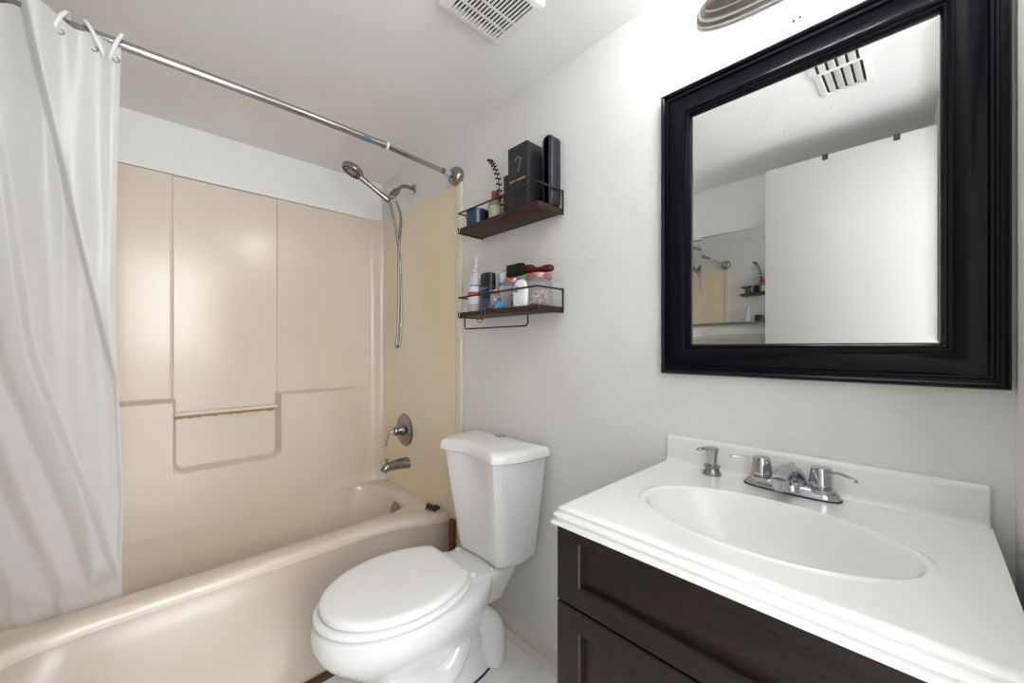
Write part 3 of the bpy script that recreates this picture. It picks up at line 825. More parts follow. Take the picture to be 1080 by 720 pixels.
# curtain sheet: hangs from the rod and tucks inside the tub
NS, NT = 200, 90
CY_R, CY_L = -1.110, -1.505
ZT, ZB = 1.900, 0.170
def ridge(d, w, back):
    """a fold: the cloth steps forward over w and eases back behind it"""
    return sstep(-w, w, d) * math.exp(-(max(d, 0) / back) ** 2)
def curtain_pt(s, t):
    """s from the free edge (0) to the wall (1); t from top (0) to hem (1)"""
    z = lerp(ZT, ZB, t)
    base = lerp(0.866, 0.450, t ** 0.96)
    sa = lerp(0.40, 0.02, min(1.0, t / 0.50)); sb = 0.60 - 0.12 * t - 0.55 * max(0.0, t - 0.40) ** 1.0
    sb = lerp(0.56, 0.42, min(1, t / 0.46)) if t < 0.46 else lerp(0.42, 0.02, min(1, (t - 0.46) / 0.42))
    fa = 1 - 0.75 * sstep(0.40, 0.56, t); fb = sstep(0.10, 0.42, t) * (1 - 0.6 * sstep(0.85, 1.0, t))
    x = base + 0.052 * fa * ridge(sa - s, 0.014, 0.15) + 0.042 * fb * ridge(s - sb, 0.020, 0.16)
    # soft round pleats near the free edge and on toward the wall
    x += 0.007 * math.sin(2 * PI * (s / 0.17) + 1.2) * (1 - sstep(0.25, 0.40, s)) * (1 - 0.6 * t) * sstep(0, 0.04, s)
    x += 0.016 * math.sin(2 * PI * (s - sb) / 0.24 + 0.8) * sstep(0.08, 0.2, s - sb)
    x += 0.004 * math.sin(21 * s + 5 * t) + 0.003 * math.sin(9 * t + 13 * s)
    edge = -0.013 * math.sin(PI * min(1.0, t / 0.72)) - 0.006 * math.sin(PI * max(0, t - 0.72) / 0.28)
    y = lerp(CY_R, CY_L, s) + edge * (1 - s) ** 2 + 0.010 * math.sin(2 * PI * s / 0.2 + 2 * t) * sstep(0.5, 0.8, s)
    z += 0.022 * ridge(sa - s, 0.02, 0.12) * (1 - t) ** 8 - 0.006 * (1 - t) ** 8 * math.sin(2 * PI * s / 0.165 + 0.5)
    if z < 0.52: x = min(x, lerp(0.488, 0.60, sstep(0.345, 0.52, z)))
    return (x, y, z)
curt = thing('shower_curtain', 'frosted white vinyl shower curtain gathered at the left, tucked inside tub', 'shower curtain', (0.84, -1.3, 1.9))
bm = B()
g = [[bm.verts.new(curtain_pt(i / NS, j / NT)) for i in range(NS + 1)] for j in range(NT + 1)]
for j in range(NT):
    for i in range(NS): bm.faces.new((g[j][i], g[j][i + 1], g[j + 1][i + 1], g[j + 1][i]))
part('sheet', bm, M['curtain'], curt, True, 180)
ring_s = [0.022, 0.12, 0.26, 0.52, 0.90]
for i, s in enumerate(ring_s):
    p = curtain_pt(s, 0.018)
    bm = B()
    t = bmesh.new()
    lathe(t, [(0.0052, -0.0012), (0.0075, -0.0012), (0.0075, 0.0012), (0.0052, 0.0012), (0.0052, -0.0012)], p, (1, 0.2, 0), 18, False, False)
    merge(bm, t)
    part('grommet', bm, M['nickel'], curt)
ring_lab = ['white plastic curtain ring nearest the free edge of the curtain', 'second white plastic curtain ring from the free edge of the curtain', 'third white plastic curtain ring from the free edge of the curtain', 'fourth white plastic curtain ring, near left edge of the photo', 'white plastic curtain ring nearest the front wall, by the rod end']
for i, s in enumerate(ring_s):
    p = Vector(curtain_pt(s, 0.018)); rx_ = rod_x(p.y)
    bm = B(); pts = []
    zlo, zhi = p.z - 0.005, 1.9165 + 0.0195
    xc = (rx_ + p.x) / 2; hx2 = max(0.0215, abs(p.x - rx_) / 2 + 0.012)
    tw = (0.012, -0.016, 0.012, 0.014, -0.012)[i]
    for k in range(32):
        a = 2 * PI * k / 32
        pts.append((xc + hx2 * math.cos(a), p.y + tw * math.sin(a), (zlo + zhi) / 2 + (zhi - zlo) / 2 * math.sin(a)))
    tube(bm, pts, 0.0046, 10, 0, True)
    o = part('curtain_ring', bm, M['wirewhite'], loc=(rx_, p.y, 1.9165))
    tag(o, ring_lab[i], 'curtain ring', 'curtain rings on the shower rod')

# ------------------------------------------------------------------ shower set
SX = 0.392
sh = thing('hand_shower', 'brushed nickel hand shower on its wall arm with a looped metal hose', 'shower head', (SX, 0, 1.977))
bm = B(); lathe(bm, [(0.028, 0.0005), (0.028, 0.004), (0.022, 0.009), (0.012, 0.012), (0.0, 0.012)], (SX, 0, 1.977), (0, -1, 0), 32)
part('flange', bm, M['chrome'], sh, True, 45)
bm = B(); tube(bm, [(SX, -0.004, 1.977), (SX, -0.045, 1.981), (SX, -0.075, 1.968), (SX, -0.105, 1.935)], 0.0095, 18, 8)
part('arm', bm, M['darkchrome'], sh)
bm = B(); lathe(bm, [(0.011, 0), (0.017, 0.004), (0.018, 0.020), (0.014, 0.024), (0.019, 0.030), (0.019, 0.044), (0.012, 0.050), (0, 0.051)], (SX, -0.095, 1.946), (0, -0.66, -0.75), 28)
tube(bm, [(SX, -0.122, 1.912), (SX - 0.006, -0.140, 1.897)], 0.012, 16)
br = part('bracket', bm, M['darkchrome'], sh, True, 45)
hA = Vector((SX - 0.002, -0.150, 1.884)); hB = Vector((SX - 0.020, -0.285, 1.966)); hd_ = (hB - hA).normalized()
bm = B(); tube(bm, [hA - hd_ * 0.012, hA, hA + hd_ * 0.05, hA + hd_ * 0.11, hB], [0.010, 0.0165, 0.0135, 0.0125, 0.015], 20, 6)
hn = part('handle', bm, M['nickel'], sh, True, 45)
nrm = Vector((-0.10, -0.42, -0.90)).normalized()
hc = hB + hd_ * 0.036 + Vector((-0.004, 0, 0.008))
bm = B(); lathe(bm, [(0.020, -0.022), (0.040, -0.017), (0.052, -0.006), (0.055, 0.004), (0.053, 0.011), (0.048, 0.013), (0.0, 0.012)], hc, nrm, 40)
hdm = part('head', bm, M['nickel'], sh, True, 45)
a_, b_ = frame_for(nrm)
bm = B()
for k in range(24):
    q = 2 * PI * k / 24; p = hc + (a_ * math.cos(q) + b_ * math.sin(q)) * 0.042
    lathe(bm, [(0.0042, 0.011), (0.0042, 0.0155), (0.002, 0.017)], p, nrm, 8)
for k in range(12):
    q = 2 * PI * k / 12; p = hc + (a_ * math.cos(q) + b_ * math.sin(q)) * 0.026
    lathe(bm, [(0.003, 0.011), (0.003, 0.015), (0.0015, 0.016)], p, nrm, 8)
part('nozzles', bm, M['rubber'], hdm)['label'] = 'ring of dark rubber nozzles'
# hose: two strands that cross and loop at the bottom
bm = B()
tube(bm, [(SX - 0.002, -0.140, 1.874), (0.395, -0.128, 1.83), (0.400, -0.104, 1.72), (0.405, -0.088, 1.58), (0.408, -0.083, 1.40), (0.408, -0.084, 1.22), (0.408, -0.092, 1.142), (0.409, -0.104, 1.128), (0.411, -0.112, 1.142), (0.412, -0.104, 1.22), (0.412, -0.098, 1.40), (0.410, -0.098, 1.58), (0.407, -0.088, 1.72), (0.400, -0.080, 1.80), (SX + 0.003, -0.092, 1.86), (SX, -0.116, 1.905)][::-1], 0.0072, 12, 10)
part('hose', bm, M['nickel'], sh)['label'] = 'looped metal hose'

# ------------------------------------------------------------------ tub valve and spout
vx, vzv = 0.303, 0.669
val = thing('shower_valve', 'round chrome valve plate with a curved lever above the tub spout', 'valve', (vx, -0.004, vzv))
bm = B(); lathe(bm, [(0.089, 0.0), (0.089, 0.003), (0.082, 0.009), (0.045, 0.014), (0.036, 0.016), (0.0, 0.016)], (vx, -0.004, vzv), (0, -1, 0), 48)
part('escutcheon', bm, M['darkchrome'], val, True, 40)
bm = B(); lathe(bm, [(0.031, 0.014), (0.029, 0.030), (0.025, 0.036), (0.025, 0.060), (0.021, 0.068), (0, 0.070)], (vx, -0.004, vzv), (0, -1, 0), 32)
hb_ = part('hub', bm, M['darkchrome'], val, True, 40)
bm = B(); tube(bm, [(vx, -0.062, vzv + 0.004), (vx - 0.003, -0.080, vzv + 0.004), (vx - 0.006, -0.096, vzv - 0.012), (vx - 0.008, -0.108, vzv - 0.045), (vx - 0.009, -0.114, vzv - 0.076)], [0.013, 0.012, 0.011, 0.010, 0.009], 16, 6, flat=0.6)
part('lever', bm, M['chrome'], hb_)
sx_, sz_ = 0.345, 0.497
spo = thing('tub_spout', 'chrome tub spout with diverter knob below the valve plate', 'faucet', (sx_, -0.004, sz_))
bm = B(); tube(bm, [(sx_, -0.0042, sz_), (sx_, -0.012, sz_), (sx_, -0.06, sz_ + 0.003), (sx_, -0.115, sz_ + 0.001), (sx_, -0.140, sz_ - 0.006), (sx_, -0.150, sz_ - 0.022)], [0.031, 0.031, 0.028, 0.024, 0.021, 0.017], 24, 6)
part('spout', bm, M['darkchrome'], spo, True, 45)
bm = B(); lathe(bm, [(0.006, 0.0), (0.005, 0.018), (0.010, 0.021), (0.010, 0.028), (0.0, 0.030)], (sx_, -0.128, sz_ + 0.014), (0, -0.15, 1), 16)
part('diverter_knob', bm, M['darkchrome'], spo)
bm = B(); lathe(bm, [(0.034, 0.0002), (0.034, 0.004), (0.030, 0.005)], (sx_, -0.004, sz_), (0, -1, 0), 28)
part('wall_ring', bm, M['wirewhite'], spo)['label'] = 'white caulk ring at the wall'

# small dark green thing on the tub corner
bm = B(); random.seed(11)
for k in range(7):
    t = k / 6
    ball(bm, (lerp(0.618, 0.672, t), lerp(-0.048, -0.030, t) + random.uniform(-0.004, 0.004), ZR + 0.012 + random.uniform(-0.001, 0.004)), random.uniform(0.010, 0.0135), (1.1, 1, 0.9), 12)
for k in range(5):
    t = k / 4
    tube(bm, [(lerp(0.62, 0.668, t), lerp(-0.05, -0.034, t), ZR + 0.018), (lerp(0.618, 0.672, t) + 0.004, lerp(-0.062, -0.046, t), ZR + 0.008), (lerp(0.618, 0.672, t) + 0.006, lerp(-0.068, -0.052, t), ZR + 0.003)], 0.0035, 8, 3)
o = part('hair_claw', bm, plain('dark_green_plastic', (44, 48, 26), 0.25), loc=(0.645, -0.04, ZR)); tag(o, 'small dark green claw clip lying on the tub corner behind the toilet', 'hair clip')

# ------------------------------------------------------------------ wall shelves
def shelf(name, label, zb, bar):
    t = thing(name, label, 'shelf', (1.2, 0, zb), 'rustic wall shelves with wire rails')
    x0, x1, yf = 0.985, 1.420, -0.130
    bm = box(B(), x0, x1, yf, -0.003, zb, zb + 0.018, 0.0025, 2)
    part('board', bm, M['shelfwood'], t, True, 30)
    r = 0.0034; zt = zb + 0.078
    bm = B()
    tube(bm, [(x0 - 0.002, -0.0035, zt), (x0 - 0.002, yf - 0.003, zt), (x1 + 0.002, yf - 0.003, zt), (x1 + 0.002, -0.0035, zt)], r, 10)
    part('rail', bm, M['iron'], t)
    for x in (x0 - 0.002, x1 + 0.002):
        bm = B()
        tube(bm, [(x, -0.004, zt + 0.004), (x, -0.004, zb - 0.0015), (x, yf - 0.003, zb - 0.0015), (x, yf - 0.003, zb + 0.020 if x < 1.2 else zb + 0.012)], r, 10)
        part('bracket', bm, M['iron'], t)
    if bar:
        bm = B()
        tube(bm, [(x0 + 0.032, yf + 0.004, zb + 0.001), (x0 + 0.032, yf + 0.004, zb - 0.042), (x0 + 0.040, yf + 0.004, zb - 0.050), (x1 - 0.058, yf + 0.004, zb - 0.050), (x1 - 0.050, yf + 0.004, zb - 0.042), (x1 - 0.050, yf + 0.004, zb + 0.001)], 0.003, 10)
        part('towel_bar', bm, M['iron'], t)
    return t
shelf('wall_shelf', 'upper rustic wood wall shelf with black wire rail holding a black box', 1.592, False)
shelf('wall_shelf', 'lower rustic wood wall shelf with black towel bar holding jars and bottles', 1.250, True)
ZU, ZL = 1.6102, 1.2682

# ---- upper shelf, right to left
t = thing('travel_case', 'tall rounded black case at right end of upper shelf', 'case', (1.395, -0.034, ZU))
def cap_loop(y, g): # stadium outline in x,z
    out = []; x0, x1, z0, z1, r = 1.372 - g, 1.418 + g, ZU + 0.0005 - g * 0, ZU + 0.250 + g, 0.0225
    cs = [(x1 - r, z1 - r, 0), (x0 + r, z1 - r, 90), (x0 + r, z0 + r, 180), (x1 - r, z0 + r, 270)]
    for cx, cz, a0 in cs:
        for k in range(9):
            a = math.radians(a0 + 90 * k / 8); out.append((cx + r * math.cos(a), y, cz + r * math.sin(a)))
    return out
bm = B(); loft(bm, [cap_loop(-0.006, -0.010), cap_loop(-0.008, -0.004), cap_loop(-0.013, 0), cap_loop(-0.031, 0)])
part('back_shell', bm, plain('case_black', (40, 42, 50), 0.32), t, True, 50)
bm = B(); loft(bm, [cap_loop(-0.033, 0), cap_loop(-0.052, 0), cap_loop(-0.058, -0.003), cap_loop(-0.061, -0.010)])
part('front_shell', bm, M['case_black'], t, True, 50)
t = thing('gift_box', 'tall black carton with a gold line of lettering on upper shelf', 'box', (1.30, -0.07, ZU))
bm = box(B(), 1.252, 1.349, -0.108, -0.030, ZU, ZU + 0.231, 0.0015, 2)
bx = principled('black_carton', srgb(30, 29, 36), 0.42); specks(bx, (0.6, 0.6, 0.62), 40, 0.06, chance=0.08); M['carton'] = bx
bd = part('carton', bm, bx, t, True, 30)
def tiny_print(x0, x1, y, z0, h, words, seed):
    """print too small to read: rows of little upright strokes, gaps between the words"""
    rnd = random.Random(seed); bm = B(); x = x0; total = sum(words) + len(words) - 1; step = (x1 - x0) / total
    for w in words:
        for k in range(w):
            hh = h * rnd.uniform(0.8, 1.0)
            box(bm, x + step * 0.06, x + step * rnd.uniform(0.72, 0.92), y - 0.0004, y, z0, z0 + hh)
            x += step
        x += step
    return bm
gold = plain('gold_print', (196, 160, 60), 0.3)
part('lettering', tiny_print(1.262, 1.341, -0.1081, ZU + 0.104, 0.007, (5, 8), 4), gold, t, False)['label'] = 'gold line of tiny lettering'
bm = B(); tube(bm, [(1.287, -0.1083, ZU + 0.176), (1.300, -0.1083, ZU + 0.186), (1.316, -0.1083, ZU + 0.180), (1.312, -0.1083, ZU + 0.158), (1.304, -0.1083, ZU + 0.135)], 0.0011, 6, 5)
part('emblem', bm, plain('grey_print', (150, 150, 158), 0.4), t)['label'] = 'thin grey curved mark'
for (lx, lz) in ((1.309, ZU + 0.217), (1.345, ZU + 0.226)):
    pass
t = thing('dark_bottle', 'narrow dark brown bottle with black cap left of black carton', 'bottle', (1.205, -0.065, ZU))
bm = B(); lathe(bm, [(0.019, 0), (0.0205, 0.004), (0.0205, 0.078), (0.018, 0.086), (0.0095, 0.092)], (1.210, -0.065, ZU), seg=28); part('bottle', bm, plain('amber_glass', (70, 44, 26), 0.12), t)
bm = B(); lathe(bm, [(0.012, 0.091), (0.012, 0.125), (0.0, 0.127)], (1.210, -0.065, ZU), seg=24); part('cap', bm, plain('black_plastic', (26, 26, 30), 0.35), t)
bm = box(B(), 1.166, 1.189, -0.052, -0.030, ZU, ZU + 0.178, 0.003, 2); o = part('black_tube', bm, M['black_plastic'], loc=(1.178, -0.041, ZU)); tag(o, 'slim upright black carton behind the green-labelled bottle', 'box')
t = thing('dropper_bottle', 'small green-labelled bottle with red cap on upper shelf', 'bottle', (1.145, -0.075, ZU))
bm = B(); lathe(bm, [(0.022, 0), (0.024, 0.004), (0.024, 0.070), (0.019, 0.080), (0.012, 0.083)], (1.147, -0.080, ZU), seg=28); part('bottle', bm, plain('olive_glass', (128, 130, 104), 0.18), t)
bm = B(); lathe(bm, [(0.0243, 0.012), (0.0243, 0.058)], (1.147, -0.080, ZU), seg=28, cap0=False, cap1=False); part('paper_label', bm, plain('paper_green', (176, 180, 150), 0.6), t)['label'] = 'pale green paper label'
bm = B(); lathe(bm, [(0.0135, 0.082), (0.0135, 0.112), (0.012, 0.116), (0, 0.116)], (1.147, -0.080, ZU), seg=24); part('cap', bm, plain('red_cap', (150, 40, 50), 0.35), t)['label'] = 'red cap'
bm = B(); tube(bm, [(1.122, -0.045, ZU + 0.0005), (1.122, -0.045, ZU + 0.105)], [0.015, 0.015], 20); lathe(bm, [(0.009, 0.105), (0.007, 0.135), (0, 0.137)], (1.122, -0.045, ZU), seg=16); o = part('black_bottle', bm, M['black_plastic'], loc=(1.122, -0.045, ZU)); tag(o, 'thin black bottle standing behind the red-capped bottle', 'bottle')
# dried sprig
bm = B()
stem = smooth_path([(1.125, -0.025, ZU + 0.0015), (1.118, -0.024, ZU + 0.10), (1.105, -0.024, ZU + 0.19), (1.080, -0.026, ZU + 0.255), (1.058, -0.030, ZU + 0.287)], 10)
tube(bm, stem, 0.0014, 8)
sprig = thing('dried_sprig', 'dark dried plant sprig rising behind bottles at the wall', 'plant', (1.125, -0.025, ZU))
part('stem', bm, plain('sprig_dark', (28, 30, 26), 0.6), sprig)
bm = B()
for k in range(8, len(stem)):
    if k % 3 == 0:
        p = stem[k]; d = (stem[k] - stem[k - 1]).normalized()
        for s in (-1, 1): ball(bm, p + Vector((0.009 * s, 0, 0.004 * -s)), 0.0075, (1.25, 0.5, 0.55), 10)
part('leaves', bm, M['sprig_dark'], sprig)
# blue tins
def tin(cx, cy, r, h, name, label, col, ear=False):
    t = thing(name, label, 'container', (cx, cy, ZU))
    bm = B(); lathe(bm, [(r * 0.86, 0), (r * 0.95, 0.004), (r, 0.014), (r, h - 0.006), (r * 1.03, h - 0.003), (r * 1.03, h), (r * 0.95, h), (r * 0.93, h - 0.010), (0, h - 0.012)], (cx, cy, ZU), seg=36)
    part('bowl', bm, col, t, True, 40)
    bm = B()
    tube(bm, [(cx - r * 0.98, cy - 0.010, ZU + h * 0.78), (cx - r - 0.012, cy - 0.010, ZU + h * 0.74), (cx - r - 0.012, cy + 0.010, ZU + h * 0.74), (cx - r * 0.98, cy + 0.010, ZU + h * 0.78)], 0.0035, 10, 5)
    part('handle', bm, col, t)
blue = plain('blue_black_metal', (62, 76, 96), 0.25, 0.5)
tin(1.046, -0.088, 0.042, 0.064, 'mini_pot', 'small blue-black metal pot at left end of upper shelf, front one', blue)
tin(1.082, -0.036, 0.026, 0.066, 'mini_pot', 'smaller dark pot behind the blue-black pot on upper shelf', plain('dark_metal', (40, 48, 60), 0.3, 0.5))

# ---- lower shelf, left to right
t = thing('spray_bottle', 'clear plastic spray bottle with red and blue label on lower shelf', 'bottle', (1.02, -0.07, ZL))
cx, cy = 1.024, -0.075
bm = B(); lathe(bm, [(0.030, 0), (0.033, 0.004), (0.033, 0.110), (0.029, 0.135), (0.018, 0.158), (0.012, 0.164)], (cx, cy, ZL), seg=32); part('bottle', bm, M['clear'], t, True, 50)
def arc_band(bm, r, z0, z1, a0, a1, n=22):
    loft(bm, [[(cx + r * math.cos(math.radians(lerp(a0, a1, k / n))), cy + r * math.sin(math.radians(lerp(a0, a1, k / n))), ZL + z) for k in range(n + 1)] for z in (z0, z1)], False, False, closed=False)
    return bm
part('paper_label', arc_band(B(), 0.0335, 0.034, 0.116, -112, 40), plain('label_white', (230, 230, 236), 0.45), t)['label'] = 'white label'
part('red_band', arc_band(B(), 0.0338, 0.064, 0.082, -106, 30), plain('label_red', (208, 74, 84), 0.45), t)['label'] = 'red band on the label'
part('blue_band', arc_band(B(), 0.0338, 0.104, 0.111, -90, 30), plain('label_blue', (96, 146, 194), 0.45), t)['label'] = 'blue band on the label'
bm = B(); lathe(bm, [(0.013, 0.163), (0.014, 0.180), (0.009, 0.184), (0.008, 0.200), (0.012, 0.203), (0.012, 0.222), (0.009, 0.226), (0, 0.227)], (cx, cy, ZL), seg=24); part('spray_head', bm, M['clear'], t)
t = thing('deodorant_can', 'dark navy deodorant stick with teal lettering on lower shelf', 'bottle', (1.13, -0.09, ZL))
def ell(cx, cy, a, b, z, n=40, ex=2.6):
    return [(cx + a * math.copysign(abs(math.cos(2 * PI * k / n)) ** (2 / ex), math.cos(2 * PI * k / n)), cy + b * math.copysign(abs(math.sin(2 * PI * k / n)) ** (2 / ex), math.sin(2 * PI * k / n)), z) for k in range(n)]
cx, cy = 1.117, -0.088
bm = B(); loft(bm, [ell(cx, cy, 0.030, 0.019, ZL), ell(cx, cy, 0.033, 0.021, ZL + 0.004), ell(cx, cy, 0.033, 0.021, ZL + 0.094)]); part('stick_body', bm, plain('navy_plastic', (34, 38, 50), 0.3), t, True, 50)
bm = B(); loft(bm, [ell(cx, cy, 0.034, 0.022, ZL + 0.095), ell(cx, cy, 0.034, 0.022, ZL + 0.138), ell(cx, cy, 0.030, 0.019, ZL + 0.146), ell(cx, cy, 0.012, 0.008, ZL + 0.148)]); part('cap', bm, plain('black_cap', (22, 24, 30), 0.3), t, True, 50)
part('lettering', tiny_print(cx - 0.018, cx + 0.020, cy - 0.0214, ZL + 0.083, 0.007, (6, 3), 9), plain('teal_print', (96, 176, 178), 0.4), t, False)['label'] = 'line of teal lettering'
bm = B(); loft(bm, [ell(cx, cy, 0.0332, 0.0212, ZL + 0.052), ell(cx, cy, 0.0332, 0.0212, ZL + 0.080)], False, False); part('blue_band', bm, plain('band_petrol', (26, 66, 84), 0.35), t)['label'] = 'petrol blue band'
bm = B(); loft(bm, [ell(cx, cy, 0.0333, 0.0213, ZL + 0.006), ell(cx, cy, 0.0333, 0.0213, ZL + 0.046)], False, False); part('grey_band', bm, plain('band_grey', (70, 78, 96), 0.35), t)
t = thing('cream_tub', 'white cylinder tub with blue lettering behind dark deodorant stick', 'container', (1.175, -0.05, ZL))
cx, cy = 1.170, -0.042
bm = B(); lathe(bm, [(0.027, 0), (0.029, 0.003), (0.029, 0.118), (0, 0.118)], (cx, cy, ZL), seg=36); part('tub', bm, plain('tub_white', (228, 230, 234), 0.3), t)
bm = B(); lathe(bm, [(0.030, 0.119), (0.030, 0.140), (0.027, 0.144), (0, 0.144)], (cx, cy, ZL), seg=36); part('lid', bm, M['tub_white'], t)
bm = B(); lathe(bm, [(0.0293, 0.094), (0.0293, 0.108)], (cx, cy, ZL), seg=36, cap0=False, cap1=False); part('blue_band', bm, M['label_blue'], t)['label'] = 'pale blue band'
rose = plain('rose_gold_lid', (176, 128, 122), 0.28, 0.6)
def jar(cx, cy, r, h, label, fill, lidr=None):
    t = thing('glass_jar', label, 'jar', (cx, cy, ZL), 'glass jars with rose gold lids')
    bm = B(); lathe(bm, [(r * 0.9, 0), (r, 0.005), (r, h * 0.74), (r * 0.86, h * 0.84), (r * 0.84, h * 0.86)], (cx, cy, ZL), seg=36, cap1=False); part('glass', bm, M['jarglass'], t, True, 60)
    bm = B(); lathe(bm, [(r * 0.90, h * 0.85), (r * 0.92, h * 0.87), (r * 0.92, h * 0.97), (r * 0.88, h), (0, h)], (cx, cy, ZL), seg=36); part('lid', bm, rose, t, True, 40)['label'] = 'rose gold metal lid'
    bm = B(); random.seed(int(cx * 1000))
    for k in range(46):
        a = random.uniform(0, 2 * PI); q = r * 0.74 * math.sqrt(random.random()); z = random.uniform(0.010, h * 0.66)
        if fill == 'sticks':
            d = Vector((random.uniform(-1, 1), random.uniform(-1, 1), random.uniform(-0.4, 1))).normalized() * r * 0.30
            c = Vector((cx + q * 0.8 * math.cos(a), cy + q * 0.8 * math.sin(a), ZL + z)); 
            if c.z - abs(d.z) < ZL + 0.006: c.z = ZL + 0.006 + abs(d.z)
            tube(bm, [c - d, c + d], 0.0026, 6)
        else:
            ball(bm, (cx + q * 0.85 * math.cos(a), cy + q * 0.85 * math.sin(a), ZL + 0.006 + z), 0.0075, (1, 1, 0.9), 8)
    f = part('contents', bm, plain('cotton_' + fill, (222, 204, 206) if fill == 'sticks' else (182, 140, 146), 0.7), t); f['kind'] = 'stuff'
    return t
jar(1.168, -0.098, 0.021, 0.074, 'smallest glass jar with pinkish lid, just right of deodorant stick', 'pink')
jar(1.238, -0.070, 0.037, 0.110, 'medium glass jar with rose gold lid behind blue packet', 'pink')
jar(1.355, -0.056, 0.050, 0.114, 'widest glass jar of cotton swabs at right end of lower shelf', 'sticks')
t = thing('round_bottle', 'white rounded bottle with blue splash print on lower shelf', 'bottle', (1.325, -0.10, ZL))
cx, cy = 1.322, -0.113
bm = B(); loft(bm, [ell(cx, cy, 0.029, 0.012, ZL, ex=2.2), ell(cx, cy, 0.033, 0.015, ZL + 0.008, ex=2.2), ell(cx, cy, 0.034, 0.016, ZL + 0.045, ex=2.2), ell(cx, cy, 0.032, 0.015, ZL + 0.066, ex=2.2), ell(cx, cy, 0.025, 0.012, ZL + 0.084, ex=2.2), ell(cx, cy, 0.013, 0.007, ZL + 0.093, ex=2.2), ell(cx, cy, 0.003, 0.002, ZL + 0.095, ex=2.2)])
part('bottle', bm, plain('bottle_white', (236, 236, 240), 0.25), t, True, 60)
bm = B(); random.seed(5)
for k in range(9):
    a = 2 * PI * k / 9; L = random.uniform(0.008, 0.016)
    c = Vector((cx - 0.006, cy - 0.0166, ZL + 0.058)); e = c + Vector((math.cos(a) * L, 0.0006, math.sin(a) * L * 1.1))
    tube(bm, [c, e], [0.0042, 0.0012], 8, flat=0.3)
part('splash_print', bm, plain('splash_blue', (64, 160, 216), 0.35), t)['label'] = 'blue splash mark'
bm = B(); loft(bm, [ell(1.205, -0.112, 0.026, 0.007, ZL, 24, 2.0), ell(1.207, -0.113, 0.030, 0.010, ZL + 0.010, 24, 2.0), ell(1.209, -0.112, 0.022, 0.009, ZL + 0.022, 24, 2.0), ell(1.203, -0.111, 0.010, 0.004, ZL + 0.030, 24, 2.0)])
o = part('blue_packet', bm, plain('packet_blue', (70, 160, 208), 0.35), loc=(1.205, -0.112, ZL)); tag(o, 'small crumpled bright blue packet at front of lower shelf', 'packet')
bm = B(); tube(bm, [(1.110, -0.118, ZL + 0.003), (1.145, -0.134, ZL + 0.0045), (1.158, -0.138, ZL - 0.004), (1.150, -0.1365, ZL - 0.030), (1.128, -0.1365, ZL - 0.046), (1.112, -0.1365, ZL - 0.040), (1.128, -0.1365, ZL - 0.022), (1.140, -0.1345, ZL + 0.002), (1.120, -0.124, ZL + 0.003)], 0.0016, 8, 8)
o = part('hair_tie', bm, plain('tie_green', (96, 108, 96), 0.6), loc=(1.13, -0.12, ZL)); tag(o, 'thin grey-green hair tie dangling over edge of lower shelf', 'hair tie')
# hair brush lying on the jars
zb_ = ZL + 0.1145
t = thing('hair_brush', 'brown wooden hairbrush with black bristles lying across the jar lids', 'brush', (1.30, -0.05, zb_))
bm = B()
tube(bm, [(1.215, -0.050, zb_ + 0.030), (1.225, -0.050, zb_ + 0.030), (1.305, -0.050, zb_ + 0.028), (1.325, -0.050, zb_ + 0.024), (1.350, -0.050, zb_ + 0.019), (1.385, -0.050, zb_ + 0.018), (1.408, -0.050, zb_ + 0.017), (1.416, -0.050, zb_ + 0.017)], [0.008, 0.018, 0.019, 0.013, 0.010, 0.016, 0.014, 0.005], 20, 6, flat=0.85)
part('handle', bm, wood('brush_wood', srgb(58, 22, 14), srgb(104, 44, 26), 0.2, (2, 10, 10), 8.0, 0.05), t, True, 60)
bm = B()
box(bm, 1.213, 1.292, -0.080, -0.058, zb_ + 0.006, zb_ + 0.050, 0.004, 2)
for k in range(60):
    x = random.uniform(1.214, 1.290); z_ = random.uniform(0.008, 0.048)
    tube(bm, [(x, -0.066, zb_ + z_), (x + random.uniform(-0.006, 0.003), -0.085, zb_ + z_ + random.uniform(-0.002, 0.004))], 0.0012, 5)
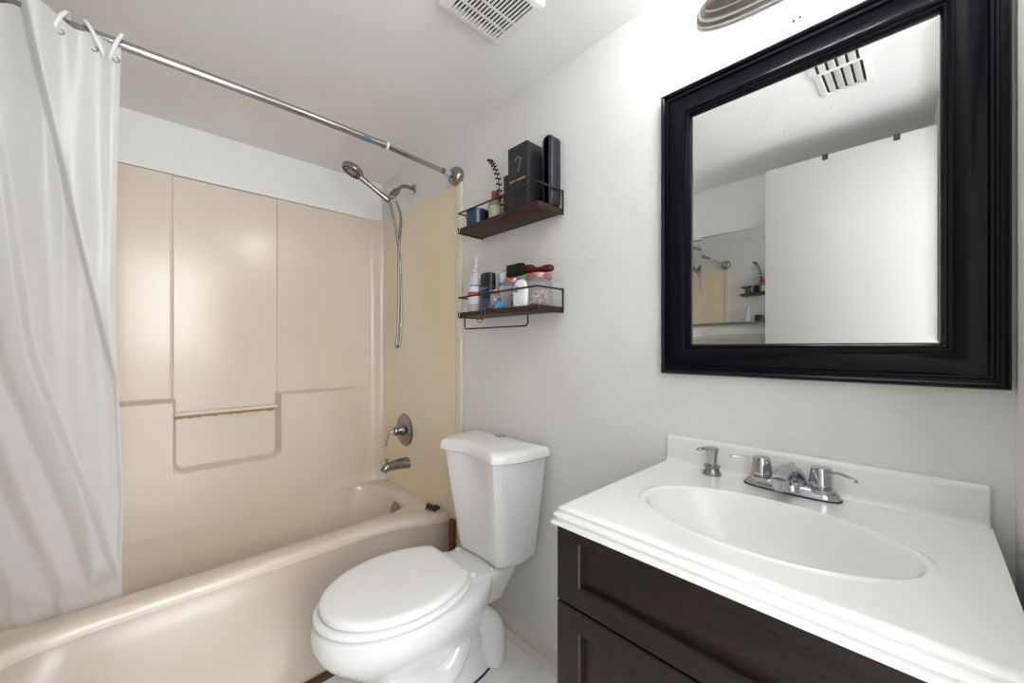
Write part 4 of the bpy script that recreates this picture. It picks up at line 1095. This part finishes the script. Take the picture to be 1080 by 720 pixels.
b2 = part('bristles', bm, plain('bristle_black', (20, 17, 16), 0.8), t); b2['label'] = 'dense black bristles'; b2['kind'] = 'stuff'

# ------------------------------------------------------------------ what the mirror shows: open door, cabinet mirror, ledge
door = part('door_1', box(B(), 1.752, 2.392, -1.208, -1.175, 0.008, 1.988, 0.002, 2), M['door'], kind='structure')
bm = B()
for sgn, y in ((1, -1.175), (-1, -1.208)):
    lathe(bm, [(0.026, 0.0), (0.026, 0.006), (0.010, 0.010), (0.010, 0.018), (0.024, 0.024), (0.024, 0.034), (0.0, 0.038)] if sgn < 0 else [(0.026, 0.0), (0.026, 0.004)], (1.83, y, 0.93), (0, sgn, 0), 24)
hk = part('door_handle', bm, M['nickel'], door)
for x, lab in ((1.985, 'small black hook over the top of the open door, nearer its free edge'), (2.215, 'small black hook over the top of the open door, nearer its hinges')):
    bm = box(B(), x - 0.010, x + 0.010, -1.2105, -1.1725, 1.9885, 1.9915, 0.001, 1)
    box(bm, x - 0.010, x + 0.010, -1.1745, -1.1715, 1.966, 1.9915, 0.001, 1)
    tube(bm, [(x, -1.173, 1.972), (x, -1.165, 1.967), (x, -1.161, 1.974)], 0.003, 8, 4)
    o = part('door_hook', bm, M['iron'], loc=(x, -1.191, 1.9885)); tag(o, lab, 'hook', 'hooks over the door')
CT = 0.052
cab = thing('cabinet_mirror', 'plain mirror on the wall opposite the sink, reflecting the shower rod', 'mirror', (1.36, YF, 1.27))
bm = B(); prism(bm, [(0.90, YF + 0.0005), (1.815, YF + 0.0005), (1.815, YF + 0.006 + CT), (0.90, YF + 0.006)], 'z', 1.275, 1.805)
part('glass', bm, M['mirror_clean'], cab, False)
for z0, z1 in ((1.262, 1.2745), (1.8055, 1.815)):
    part('rail', box(B(), 0.895, 1.82, YF + 0.0005, YF + 0.016, z0, z1, 0.001, 1), M['nickel'], cab)
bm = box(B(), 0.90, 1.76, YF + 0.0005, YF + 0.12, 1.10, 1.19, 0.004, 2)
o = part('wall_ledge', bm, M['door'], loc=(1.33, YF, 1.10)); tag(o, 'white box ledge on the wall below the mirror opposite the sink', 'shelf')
